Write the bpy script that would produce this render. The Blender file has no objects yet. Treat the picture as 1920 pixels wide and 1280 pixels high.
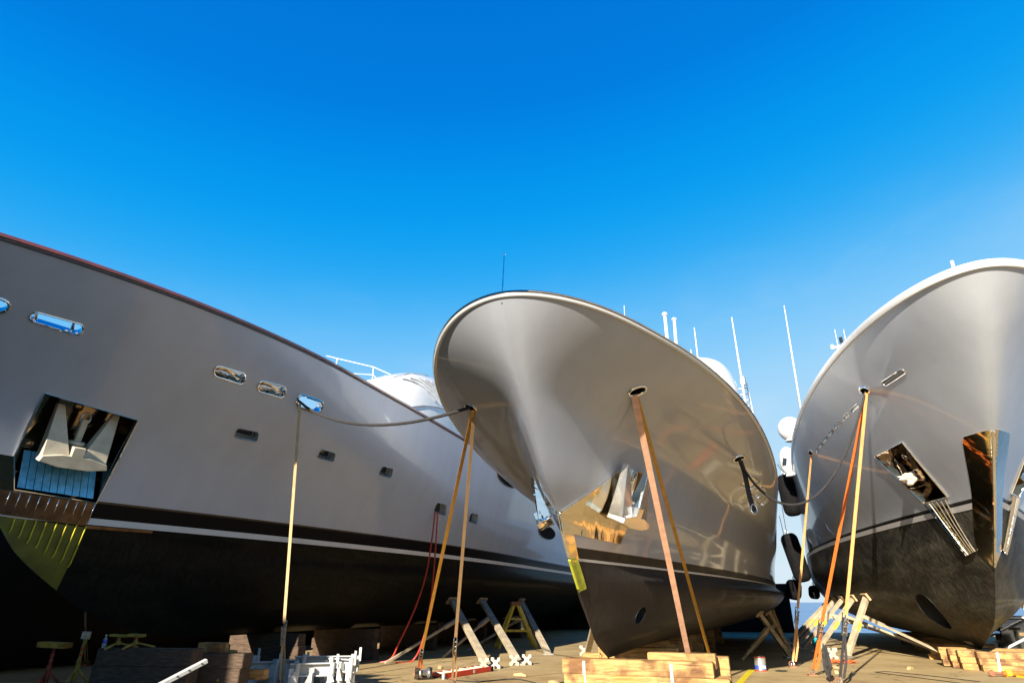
import bpy, bmesh, math, random
import numpy as np
from mathutils import Vector, Matrix, noise
random.seed(4)
scene = bpy.context.scene
COL = scene.collection
R = math.radians
# ------------------------------------------------------------------ helpers
def link(o, parent=None):
    COL.objects.link(o)
    if parent is not None: o.parent = parent
    return o
def tag(o, label, cat, group=None):
    o['label'] = label; o['category'] = cat
    if group: o['group'] = group
    return o
def thing(name, label, cat, loc=(0, 0, 0), rz=0, group=None):
    o = bpy.data.objects.new(name, None); o.empty_display_size = .2
    o.location = loc; o.rotation_euler = (0, 0, rz)
    link(o); return tag(o, label, cat, group)
def mesh_obj(name, me, mat, parent=None):
    for m in (mat if isinstance(mat, (list, tuple)) else [mat]): me.materials.append(m)
    return link(bpy.data.objects.new(name, me), parent)
def frame(axis):
    a = Vector(axis).normalized()
    h = Vector((0, 0, 1)) if abs(a.z) < .92 else Vector((1, 0, 0))
    x = h.cross(a).normalized(); return x, a.cross(x).normalized(), a
class MB:
    """collects shapes into one mesh"""
    def __init__(s): s.v = []; s.f = []; s.sm = []; s.mi = []
    def add(s, vs, fs, smooth=False, mi=0):
        n = len(s.v); s.v += [tuple(v) for v in vs]
        for f in fs: s.f.append(tuple(i + n for i in f)); s.sm.append(smooth); s.mi.append(mi)
        return s
    def box(s, c, size, rot=None, mi=0):
        c = Vector(c); x, y, z = [q / 2 for q in size]
        vs = [Vector((a * x, b * y, d * z)) for a in (-1, 1) for b in (-1, 1) for d in (-1, 1)]
        if rot is not None: vs = [rot @ v for v in vs]
        return s.add([c + v for v in vs], [(0, 1, 3, 2), (4, 6, 7, 5), (0, 4, 5, 1), (2, 3, 7, 6), (0, 2, 6, 4), (1, 5, 7, 3)], mi=mi)
    def bar(s, a, b, w, h, up=None, mi=0):
        a = Vector(a); b = Vector(b); ax = (b - a).normalized()
        u = Vector(up) if up is not None else Vector((0, 0, 1))
        x = u.cross(ax)
        if x.length < 1e-4: x = Vector((1, 0, 0))
        x.normalize(); y = ax.cross(x)
        m = Matrix((x, y, ax)).transposed()
        return s.box((a + b) / 2, (w, h, (b - a).length), m, mi)
    def tube(s, pts, r, n=10, closed=False, smooth=True, mi=0):
        pts = [Vector(p) for p in pts]; k = len(pts)
        rs = r if isinstance(r, (list, tuple)) else [r] * k
        vs = []; prev = None
        for i, p in enumerate(pts):
            if closed: t = pts[(i + 1) % k] - pts[i - 1]
            else: t = pts[min(i + 1, k - 1)] - pts[max(i - 1, 0)]
            t.normalize()
            if prev is None: x, y, _ = frame(t)
            else:
                x = prev - t * prev.dot(t); x.normalize(); y = t.cross(x)
            prev = x
            vs += [p + (x * math.cos(2 * math.pi * j / n) + y * math.sin(2 * math.pi * j / n)) * rs[i] for j in range(n)]
        fs = []
        for i in range(k if closed else k - 1):
            for j in range(n):
                a = i * n + j; b = i * n + (j + 1) % n; c = ((i + 1) % k) * n + (j + 1) % n; d = ((i + 1) % k) * n + j
                fs.append((a, b, c, d))
        s.add(vs, fs, smooth, mi)
        if not closed:
            n0 = len(s.v) - len(vs)
            s.f += [tuple(n0 + j for j in range(n))[::-1], tuple(n0 + (k - 1) * n + j for j in range(n))]
            s.sm += [False, False]; s.mi += [mi, mi]
        return s
    def lathe(s, c, prof, axis=(0, 0, 1), n=24, mi=0, smooth=True):
        x, y, a = frame(axis); c = Vector(c); vs = []
        for (r, h) in prof:
            vs += [c + a * h + (x * math.cos(2 * math.pi * j / n) + y * math.sin(2 * math.pi * j / n)) * r for j in range(n)]
        fs = []
        for i in range(len(prof) - 1):
            for j in range(n):
                fs.append((i * n + j, i * n + (j + 1) % n, (i + 1) * n + (j + 1) % n, (i + 1) * n + j))
        fs.append(tuple(range(n))[::-1]); fs.append(tuple((len(prof) - 1) * n + j for j in range(n)))
        return s.add(vs, fs, smooth, mi)
    def prism(s, poly, o, x, y, z, d0, d1, mi=0):
        o, x, y, z = map(Vector, (o, x, y, z)); n = len(poly)
        vs = [o + x * p[0] + y * p[1] + z * d0 for p in poly] + [o + x * p[0] + y * p[1] + z * d1 for p in poly]
        fs = [tuple(range(n))[::-1], tuple(range(n, 2 * n))] + [(i, (i + 1) % n, n + (i + 1) % n, n + i) for i in range(n)]
        return s.add(vs, fs, mi=mi)
    def build(s, name, mat, parent=None, bevel=0, seg=1, origin=None):
        """vertices are in the parent's frame (or in the world when there is no parent)"""
        me = bpy.data.meshes.new(name); v = s.v
        if origin is not None: v = [tuple(Vector(p) - Vector(origin)) for p in v]
        me.from_pydata(v, [], s.f)
        me.polygons.foreach_set('use_smooth', s.sm); me.polygons.foreach_set('material_index', s.mi)
        bm = bmesh.new(); bm.from_mesh(me); bmesh.ops.recalc_face_normals(bm, faces=bm.faces)
        for e in bm.edges:
            if len(e.link_faces) == 2 and e.link_faces[0].normal.angle(e.link_faces[1].normal, 0) > .7: e.smooth = False
        if bevel:
            es = [e for e in bm.edges if len(e.link_faces) == 2 and e.link_faces[0].normal.angle(e.link_faces[1].normal, 0) > .5]
            bmesh.ops.bevel(bm, geom=es, offset=bevel, segments=seg, affect='EDGES', clamp_overlap=True)
        bm.to_mesh(me); bm.free()
        o = mesh_obj(name, me, mat, parent)
        if origin is not None: o.location = origin
        return o
# ------------------------------------------------------------------ materials
def nodes(name):
    m = bpy.data.materials.new(name); m.use_nodes = True
    nt = m.node_tree; return m, nt, nt.nodes['Principled BSDF']
def N(nt, t, **k):
    n = nt.nodes.new(t)
    for a, b in k.items():
        if a in n.inputs: n.inputs[a].default_value = b
        else: setattr(n, a, b)
    return n
def ramp(nt, stops, interp='LINEAR'):
    r = N(nt, 'ShaderNodeValToRGB'); r.color_ramp.interpolation = interp
    e = r.color_ramp.elements
    while len(e) < len(stops): e.new(.5)
    for q, (p, c) in zip(e, stops): q.position = p; q.color = (*c, 1) if len(c) == 3 else c
    return r
def simple(name, col, rough=.5, metal=0, coat=0, var=.25, scale=6, bump=0, bscale=40, spec=None, stretch=(1, 1, 1), trans=0):
    m, nt, b = nodes(name)
    tc = N(nt, 'ShaderNodeTexCoord'); mp = N(nt, 'ShaderNodeMapping'); mp.inputs['Scale'].default_value = stretch
    nt.links.new(tc.outputs['Object'], mp.inputs[0])
    nz = N(nt, 'ShaderNodeTexNoise', Scale=scale, Detail=6.0); nt.links.new(mp.outputs[0], nz.inputs[0])
    lo = tuple(c * (1 - var) for c in col); hi = tuple(min(1, c * (1 + var)) for c in col)
    rp = ramp(nt, [(.3, lo), (.7, hi)]); nt.links.new(nz.outputs[0], rp.inputs[0]); nt.links.new(rp.outputs[0], b.inputs['Base Color'])
    b.inputs['Roughness'].default_value = rough; b.inputs['Metallic'].default_value = metal
    b.inputs['Coat Weight'].default_value = coat; b.inputs['Coat Roughness'].default_value = .05
    if trans: b.inputs['Transmission Weight'].default_value = trans
    if spec is not None: b.inputs['Specular IOR Level'].default_value = spec
    if bump:
        n2 = N(nt, 'ShaderNodeTexNoise', Scale=bscale, Detail=4.0); nt.links.new(mp.outputs[0], n2.inputs[0])
        bp = N(nt, 'ShaderNodeBump', Strength=bump, Distance=.01); nt.links.new(n2.outputs[0], bp.inputs['Height']); nt.links.new(bp.outputs[0], b.inputs['Normal'])
    return m
def hull_mat(name, paint, bands, bottom, wear, metal=.12, rough=.42, dirt=.5):
    """bands: (z, colour) from the top down, in metres above the ground; everything under the last is bottom paint"""
    m, nt, b = nodes(name); L = nt.links.new
    geo = N(nt, 'ShaderNodeNewGeometry'); sep = N(nt, 'ShaderNodeSeparateXYZ'); L(geo.outputs['Position'], sep.inputs[0])
    mr = N(nt, 'ShaderNodeMapRange'); mr.inputs['From Max'].default_value = 10; L(sep.outputs[2], mr.inputs[0])
    cols = [(0, (0, 0, 0))]
    zs = [z for z, c in bands]
    stops = [(0, bottom)] + [(bands[i][0] / 10, (bands[i - 1][1] if i else paint)) for i in range(len(bands) - 1, -1, -1)]
    rp = ramp(nt, stops, 'CONSTANT'); L(mr.outputs[0], rp.inputs[0])
    # bottom paint: scuffed, chalky, streaked
    isb = N(nt, 'ShaderNodeMath', operation='LESS_THAN'); isb.inputs[1].default_value = bands[-1][0]; L(sep.outputs[2], isb.inputs[0])
    tc = N(nt, 'ShaderNodeTexCoord'); mp = N(nt, 'ShaderNodeMapping'); mp.inputs['Scale'].default_value = (1.4, .28, 1.2); mp.inputs['Rotation'].default_value = (.6, 0, 0); L(tc.outputs['Object'], mp.inputs[0])
    n1 = N(nt, 'ShaderNodeTexNoise', Scale=1.3, Detail=9.0, Roughness=.68, Distortion=.5); L(mp.outputs[0], n1.inputs[0])
    mp2 = N(nt, 'ShaderNodeMapping'); mp2.inputs['Scale'].default_value = (6, 6, .5); L(tc.outputs['Object'], mp2.inputs[0])
    n2 = N(nt, 'ShaderNodeTexNoise', Scale=2.6, Detail=8.0, Roughness=.7); L(mp2.outputs[0], n2.inputs[0])
    ad = N(nt, 'ShaderNodeMath', operation='MULTIPLY'); L(n1.outputs[0], ad.inputs[0]); L(n2.outputs[0], ad.inputs[1])
    r2 = ramp(nt, [(.2, (0, 0, 0)), (.42, (1, 1, 1))]); L(ad.outputs[0], r2.inputs[0])
    mw = N(nt, 'ShaderNodeMix', data_type='RGBA'); mw.inputs['A'].default_value = (*bottom, 1); mw.inputs['B'].default_value = (*wear, 1); L(r2.outputs[0], mw.inputs['Factor'])
    mx = N(nt, 'ShaderNodeMix', data_type='RGBA'); L(isb.outputs[0], mx.inputs['Factor']); L(rp.outputs[0], mx.inputs['A']); L(mw.outputs['Result'], mx.inputs['B'])
    # faint run marks and uneven polish in the paint
    mp4 = N(nt, 'ShaderNodeMapping'); mp4.inputs['Scale'].default_value = (1.2, 1.2, .16); L(tc.outputs['Object'], mp4.inputs[0])
    n6 = N(nt, 'ShaderNodeTexNoise', Scale=1.5, Detail=7.0, Roughness=.6); L(mp4.outputs[0], n6.inputs[0]); r6 = ramp(nt, [(.3, (.90, .90, .90)), (.55, (1, 1, 1)), (.75, (1.05, 1.05, 1.04))]); L(n6.outputs[0], r6.inputs[0])
    m7 = N(nt, 'ShaderNodeMix', data_type='RGBA', blend_type='MULTIPLY'); m7.inputs['Factor'].default_value = .8; L(mx.outputs['Result'], m7.inputs['A']); L(r6.outputs[0], m7.inputs['B'])
    L(m7.outputs['Result'], b.inputs['Base Color'])
    isp = N(nt, 'ShaderNodeMath', operation='GREATER_THAN'); isp.inputs[1].default_value = bands[0][0]; L(sep.outputs[2], isp.inputs[0])
    mm = N(nt, 'ShaderNodeMath', operation='MULTIPLY'); mm.inputs[1].default_value = metal; L(isp.outputs[0], mm.inputs[0]); L(mm.outputs[0], b.inputs['Metallic'])
    # roughness: paint smooth, bottom dull
    nr = N(nt, 'ShaderNodeMapRange'); nr.inputs['To Min'].default_value = rough; nr.inputs['To Max'].default_value = .5; L(isb.outputs[0], nr.inputs[0]); L(nr.outputs[0], b.inputs['Roughness'])
    cw = N(nt, 'ShaderNodeMapRange'); cw.inputs['To Min'].default_value = .05; cw.inputs['To Max'].default_value = .75; L(isp.outputs[0], cw.inputs[0]); L(cw.outputs[0], b.inputs['Coat Weight'])
    sl_ = N(nt, 'ShaderNodeMapRange'); sl_.inputs['To Min'].default_value = .05; sl_.inputs['To Max'].default_value = .4; L(isp.outputs[0], sl_.inputs[0]); L(sl_.outputs[0], b.inputs['Specular IOR Level'])
    b.inputs["Coat Roughness"].default_value = .07; b.inputs['Coat IOR'].default_value = 1.42
    # long, very shallow fairness waves: real plating never reflects straight lines straight
    n3 = N(nt, 'ShaderNodeTexNoise', Scale=.9, Detail=2.0); L(tc.outputs['Object'], n3.inputs[0])
    bp = N(nt, 'ShaderNodeBump', Strength=.22, Distance=.010); L(n3.outputs[0], bp.inputs['Height'])
    L(bp.outputs[0], b.inputs['Normal']); L(bp.outputs[0], b.inputs['Coat Normal'])
    return m
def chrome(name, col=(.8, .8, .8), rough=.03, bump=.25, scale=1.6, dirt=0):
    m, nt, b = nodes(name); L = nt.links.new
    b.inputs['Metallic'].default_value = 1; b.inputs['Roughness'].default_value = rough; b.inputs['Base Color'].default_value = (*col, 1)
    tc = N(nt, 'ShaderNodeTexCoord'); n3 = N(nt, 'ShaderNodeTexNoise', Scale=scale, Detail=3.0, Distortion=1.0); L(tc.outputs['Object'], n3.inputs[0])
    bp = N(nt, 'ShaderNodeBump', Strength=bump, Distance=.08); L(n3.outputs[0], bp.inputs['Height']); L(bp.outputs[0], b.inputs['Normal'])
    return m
SILVER = (.42, .415, .405)
M = {}
M['hull1'] = hull_mat('silver_paint_left', (.375, .405, .48), [(3.36, (.006, .006, .007)), (3.05, (.62, .60, .58)), (2.965, (0, 0, 0))], (.005, .006, .006), (.018, .017, .012))
M['hull2'] = hull_mat('silver_paint_middle', (.335, .35, .39), [(2.375, (.03, .024, .018)), (2.222, (.55, .5, .45)), (2.165, (0, 0, 0))], (.028, .024, .021), (.046, .039, .033))
M['hull3'] = hull_mat('silver_paint_right', (.33, .35, .385), [(3.64, (.012, .012, .013)), (3.56, (.36, .35, .34)), (3.45, (0, 0, 0))], (.018, .017, .015), (.095, .09, .068))
M['white'] = simple('white_paint', (0.512, 0.512, 0.505), .25, coat=.6, var=.03)
M['white_matte'] = simple('white_deck_paint', (0.459, 0.459, 0.446), .5, var=.05)
M['chrome'] = chrome('polished_steel')
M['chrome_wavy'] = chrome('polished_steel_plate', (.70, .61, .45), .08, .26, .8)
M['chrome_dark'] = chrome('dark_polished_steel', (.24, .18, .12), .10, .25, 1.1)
M['steel_dull'] = simple('dull_steel', (.45, .44, .42), .35, metal=.9)
M['varnish'] = simple('varnished_cap_rail', (.15, .022, .018), .15, coat=1, var=.4, scale=3)
M['grey_rail'] = simple('rail_dark_groove', (.05, .055, .06), .3)
M['glass'] = simple('dark_window_glass', (.01, .011, .013), .03, coat=1, var=.1)
M['dark_in'] = simple('shaded_inside', (.012, .012, .012), .6)
M['sleeve'] = simple('port_sleeve_paint', (.34, .36, .38), .25, coat=.5)
M['cream'] = simple('cream_anchor_paint', (0.432, 0.383, 0.292), .45, var=.18, scale=5, bump=.2)
M['film'] = simple('blue_protective_film', (.12, .44, .74), .25, coat=.5, var=.25, scale=7, bump=.8, bscale=9)
M['slat'] = simple('brown_steel_slats', (.10, .062, .038), .3, metal=.7, var=.5, scale=4)
M['yellow_dark'] = simple('yellow_green_bottom_paint', (.10, .10, .008), .5, var=.35, scale=3)
M['yellow'] = simple('yellow_paint', (0.558, 0.459, 0.025), .4, var=.2)
M['forefoot'] = simple('yellow_green_forefoot_paint', (.45, .45, .03), .35, var=.3)
M['black'] = simple('black_fender_cover', (.005, .005, .006), .85, spec=.1, var=.3, bump=.3, bscale=60)
M['blackgloss'] = simple('black_gloss', (.008, .009, .009), .08, coat=1)
M['rope_black'] = simple('black_rope', (.018, .016, .016), .8, bump=.6, bscale=80)
M['rope_red'] = simple('red_hose', (.42, .03, .015), .4)
M['rope_white'] = simple('pale_line', (.4, .4, .38), .8)
def webbing(name, col):
    return simple(name, col, .7, var=.14, scale=9, bump=.5, bscale=120)
M['web_yellow'] = webbing('yellow_webbing', (0.461, 0.225, 0.024))
M['web_orange'] = webbing('orange_webbing', (0.512, 0.108, 0.009))
M['web_light'] = webbing('faded_orange_webbing', (0.524, 0.256, 0.083))
M['web_pink'] = webbing('faded_salmon_webbing', (.60, .33, .21))
M['satin_steel'] = chrome('satin_anchor_steel', (.80, .78, .74), .22, .1, 2.0)
M['web_brown'] = webbing('brown_webbing', (0.256, 0.160, 0.076))
M['web_pale'] = webbing('pale_beige_webbing', (.42, .29, .14))
M['zinc'] = simple('zinc_ratchet', (0.440, 0.424, 0.400), .3, metal=.9, var=.3)
M['steel_white'] = simple('white_painted_steel', (0.401, 0.407, 0.401), .45, var=.12, scale=4, bump=.2)
M['shore'] = simple('cream_painted_shore', (0.305, 0.254, 0.173), .55, var=.3, scale=3, bump=.3)
M['shore_yellow'] = simple('yellow_shore_band', (0.615, 0.451, 0.049), .5)
M['rust'] = simple('rusty_brown_steel', (.2, .085, .04), .7, var=.4)
M['pad_wood'] = simple('shore_pad_wood', (.40, .27, .13), .7, var=.4)
M['red'] = simple('red_paint', (0.508, 0.029, 0.016), .35, coat=.3, var=.12)
M['red_dark'] = simple('dark_red_paint', (.30, .04, .02), .5)
M['blue_label'] = simple('blue_label', (.03, .06, .35), .4)
M['tin'] = simple('tin', (.6, .58, .54), .25, metal=.8, var=.1)
M['cyan'] = simple('cyan_plastic', (.02, .4, .55), .4)
M['bottle'] = simple('clear_plastic', (.7, .75, .8), .1, trans=.85)
M['cloth'] = simple('crumpled_cloth', (.62, .54, .42), .8, bump=.8, bscale=12)
M['rag'] = simple('orange_rag', (.62, .12, .03), .85, bump=.8, bscale=15)
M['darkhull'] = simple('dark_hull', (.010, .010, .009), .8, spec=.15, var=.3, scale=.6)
M['antifoul_rust'] = simple('dark_band', (.03, .02, .015), .4)
def timber():
    m, nt, b = nodes('keel_block_timber'); L = nt.links.new
    tc = N(nt, 'ShaderNodeTexCoord'); oi = N(nt, 'ShaderNodeObjectInfo')
    av = N(nt, 'ShaderNodeVectorMath', operation='SCALE'); av.inputs['Scale'].default_value = 37; cmb = N(nt, 'ShaderNodeCombineXYZ')
    for i in range(3): L(oi.outputs['Random'], cmb.inputs[i])
    L(cmb.outputs[0], av.inputs[0]); ad = N(nt, 'ShaderNodeVectorMath', operation='ADD'); L(tc.outputs['Object'], ad.inputs[0]); L(av.outputs[0], ad.inputs[1])
    mp = N(nt, 'ShaderNodeMapping'); mp.inputs['Scale'].default_value = (1, 7, 9); L(ad.outputs[0], mp.inputs[0])
    n1 = N(nt, 'ShaderNodeTexNoise', Scale=1.6, Detail=8.0, Roughness=.65, Distortion=1.2); L(mp.outputs[0], n1.inputs[0])
    r1 = ramp(nt, [(.25, (.11, .05, .018)), (.42, (.28, .155, .05)), (.6, (.42, .26, .095)), (.8, (.47, .33, .16))]); L(n1.outputs[0], r1.inputs[0])
    n2 = N(nt, 'ShaderNodeTexNoise', Scale=2.3, Detail=5.0); L(ad.outputs[0], n2.inputs[0])
    r2 = ramp(nt, [(.38, (.30, .20, .16)), (.50, (1, 1, 1)), (.72, (1.0, .82, .55))]); L(n2.outputs[0], r2.inputs[0])
    mx = N(nt, 'ShaderNodeMix', data_type='RGBA', blend_type='MULTIPLY'); mx.inputs['Factor'].default_value = .85; L(r1.outputs[0], mx.inputs['A']); L(r2.outputs[0], mx.inputs['B'])
    mq = N(nt, 'ShaderNodeMapping'); mq.inputs['Scale'].default_value = (.5, 16, 16); L(ad.outputs[0], mq.inputs[0])
    n5 = N(nt, 'ShaderNodeTexNoise', Scale=1.4, Detail=6.0, Roughness=.6); L(mq.outputs[0], n5.inputs[0]); r5 = ramp(nt, [(.30, (.25, .16, .10)), (.37, (1, 1, 1))]); L(n5.outputs[0], r5.inputs[0])
    n6 = N(nt, 'ShaderNodeTexNoise', Scale=5.5, Detail=3.0); L(ad.outputs[0], n6.inputs[0]); r6 = ramp(nt, [(.24, (.16, .12, .11)), (.33, (1, 1, 1))]); L(n6.outputs[0], r6.inputs[0])
    my = N(nt, 'ShaderNodeMix', data_type='RGBA', blend_type='MULTIPLY'); my.inputs['Factor'].default_value = .8; L(mx.outputs['Result'], my.inputs['A']); L(r5.outputs[0], my.inputs['B'])
    mz = N(nt, 'ShaderNodeMix', data_type='RGBA', blend_type='MULTIPLY'); mz.inputs['Factor'].default_value = .8; L(my.outputs['Result'], mz.inputs['A']); L(r6.outputs[0], mz.inputs['B'])
    L(mz.outputs['Result'], b.inputs['Base Color']); b.inputs['Roughness'].default_value = .8
    bp = N(nt, 'ShaderNodeBump', Strength=.6, Distance=.02); L(n1.outputs[0], bp.inputs['Height']); L(bp.outputs[0], b.inputs['Normal'])
    return m
M['timber'] = timber()
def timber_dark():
    return simple('dark_timber', (.060, .036, .021), .85, var=.5, scale=5, bump=.8, bscale=14, stretch=(1, 6, 6))  # mottled timber, darker than the keel block timber
M['yellow_shaded'] = simple('shaded_yellow_paint', (.26, .17, .02), .6, var=.5, scale=9)  # blotchy yellow, darkened to paint in the shade under the left yacht
M['red_shaded'] = simple('shaded_red_paint', (.22, .03, .015), .6, var=.5, scale=9)  # red copy with the same shade put into its colour
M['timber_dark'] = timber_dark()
def ground_mat():
    m, nt, b = nodes('worn_concrete'); L = nt.links.new
    tc = N(nt, 'ShaderNodeTexCoord')
    n1 = N(nt, 'ShaderNodeTexNoise', Scale=.35, Detail=9.0, Roughness=.62); L(tc.outputs['Object'], n1.inputs[0])
    r1 = ramp(nt, [(.3, (0.257, 0.180, 0.076)), (.52, (0.306, 0.226, 0.104)), (.72, (0.343, 0.264, 0.134))]); L(n1.outputs[0], r1.inputs[0])
    mp = N(nt, 'ShaderNodeMapping'); mp.inputs['Scale'].default_value = (.6, 5, 1); mp.inputs['Rotation'].default_value = (0, 0, R(-20)); L(tc.outputs['Object'], mp.inputs[0])
    n2 = N(nt, 'ShaderNodeTexNoise', Scale=1.2, Detail=10.0, Roughness=.7, Distortion=.8); L(mp.outputs[0], n2.inputs[0])
    r2 = ramp(nt, [(.33, (.58, .5, .42)), (.47, (1, 1, 1)), (.7, (1.05, 1.0, .95))]); L(n2.outputs[0], r2.inputs[0])
    mx = N(nt, 'ShaderNodeMix', data_type='RGBA', blend_type='MULTIPLY'); mx.inputs['Factor'].default_value = .8; L(r1.outputs[0], mx.inputs['A']); L(r2.outputs[0], mx.inputs['B'])
    n3 = N(nt, 'ShaderNodeTexNoise', Scale=3.2, Detail=5.0); L(tc.outputs['Object'], n3.inputs[0])
    r3 = ramp(nt, [(.27, (.38, .3, .24)), (.36, (1, 1, 1))]); L(n3.outputs[0], r3.inputs[0])
    my = N(nt, 'ShaderNodeMix', data_type='RGBA', blend_type='MULTIPLY'); my.inputs['Factor'].default_value = .6; L(mx.outputs['Result'], my.inputs['A']); L(r3.outputs[0], my.inputs['B'])
    vo = N(nt, 'ShaderNodeTexVoronoi', Scale=.22, feature='DISTANCE_TO_EDGE'); nd = N(nt, 'ShaderNodeTexNoise', Scale=1.5, Detail=6.0); L(tc.outputs['Object'], nd.inputs[0])
    vm = N(nt, 'ShaderNodeMix', data_type='RGBA', blend_type='LINEAR_LIGHT'); vm.inputs['Factor'].default_value = .35; L(tc.outputs['Object'], vm.inputs['A']); L(nd.outputs[1], vm.inputs['B']); L(vm.outputs['Result'], vo.inputs['Vector'])
    rv = ramp(nt, [(0, (.30, .24, .18)), (.006, (1, 1, 1))]); L(vo.outputs[0], rv.inputs[0])
    n4 = N(nt, 'ShaderNodeTexNoise', Scale=.55, Detail=7.0, Roughness=.7); L(tc.outputs['Object'], n4.inputs[0]); r4 = ramp(nt, [(.35, (.55, .47, .38)), (.5, (1, 1, 1)), (.68, (1.12, 1.08, 1.0))]); L(n4.outputs[0], r4.inputs[0])
    m5 = N(nt, 'ShaderNodeMix', data_type='RGBA', blend_type='MULTIPLY'); m5.inputs['Factor'].default_value = .7; L(my.outputs['Result'], m5.inputs['A']); L(rv.outputs[0], m5.inputs['B'])
    m6 = N(nt, 'ShaderNodeMix', data_type='RGBA', blend_type='MULTIPLY'); m6.inputs['Factor'].default_value = .6; L(m5.outputs['Result'], m6.inputs['A']); L(r4.outputs[0], m6.inputs['B'])
    L(m6.outputs['Result'], b.inputs['Base Color']); b.inputs['Roughness'].default_value = .75
    bp = N(nt, 'ShaderNodeBump', Strength=.4, Distance=.02); L(n2.outputs[0], bp.inputs['Height']); L(bp.outputs[0], b.inputs['Normal'])
    return m
def sea_mat():
    m, nt, b = nodes('sea_water'); L = nt.links.new
    tc = N(nt, 'ShaderNodeTexCoord'); mp = N(nt, 'ShaderNodeMapping'); mp.inputs['Scale'].default_value = (.12, .5, 1); mp.inputs['Rotation'].default_value = (0, 0, R(-18)); L(tc.outputs['Object'], mp.inputs[0])
    n1 = N(nt, 'ShaderNodeTexNoise', Scale=.8, Detail=8.0, Roughness=.6); L(mp.outputs[0], n1.inputs[0])
    r1 = ramp(nt, [(.35, (.005, .05, .16)), (.6, (.02, .12, .30)), (.72, (.25, .42, .6))]); L(n1.outputs[0], r1.inputs[0]); L(r1.outputs[0], b.inputs['Base Color'])
    b.inputs['Roughness'].default_value = .25
    bp = N(nt, 'ShaderNodeBump', Strength=.8, Distance=.4); L(n1.outputs[0], bp.inputs['Height']); L(bp.outputs[0], b.inputs['Normal'])
    return m
M['ground'] = ground_mat(); M['sea'] = sea_mat()
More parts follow.
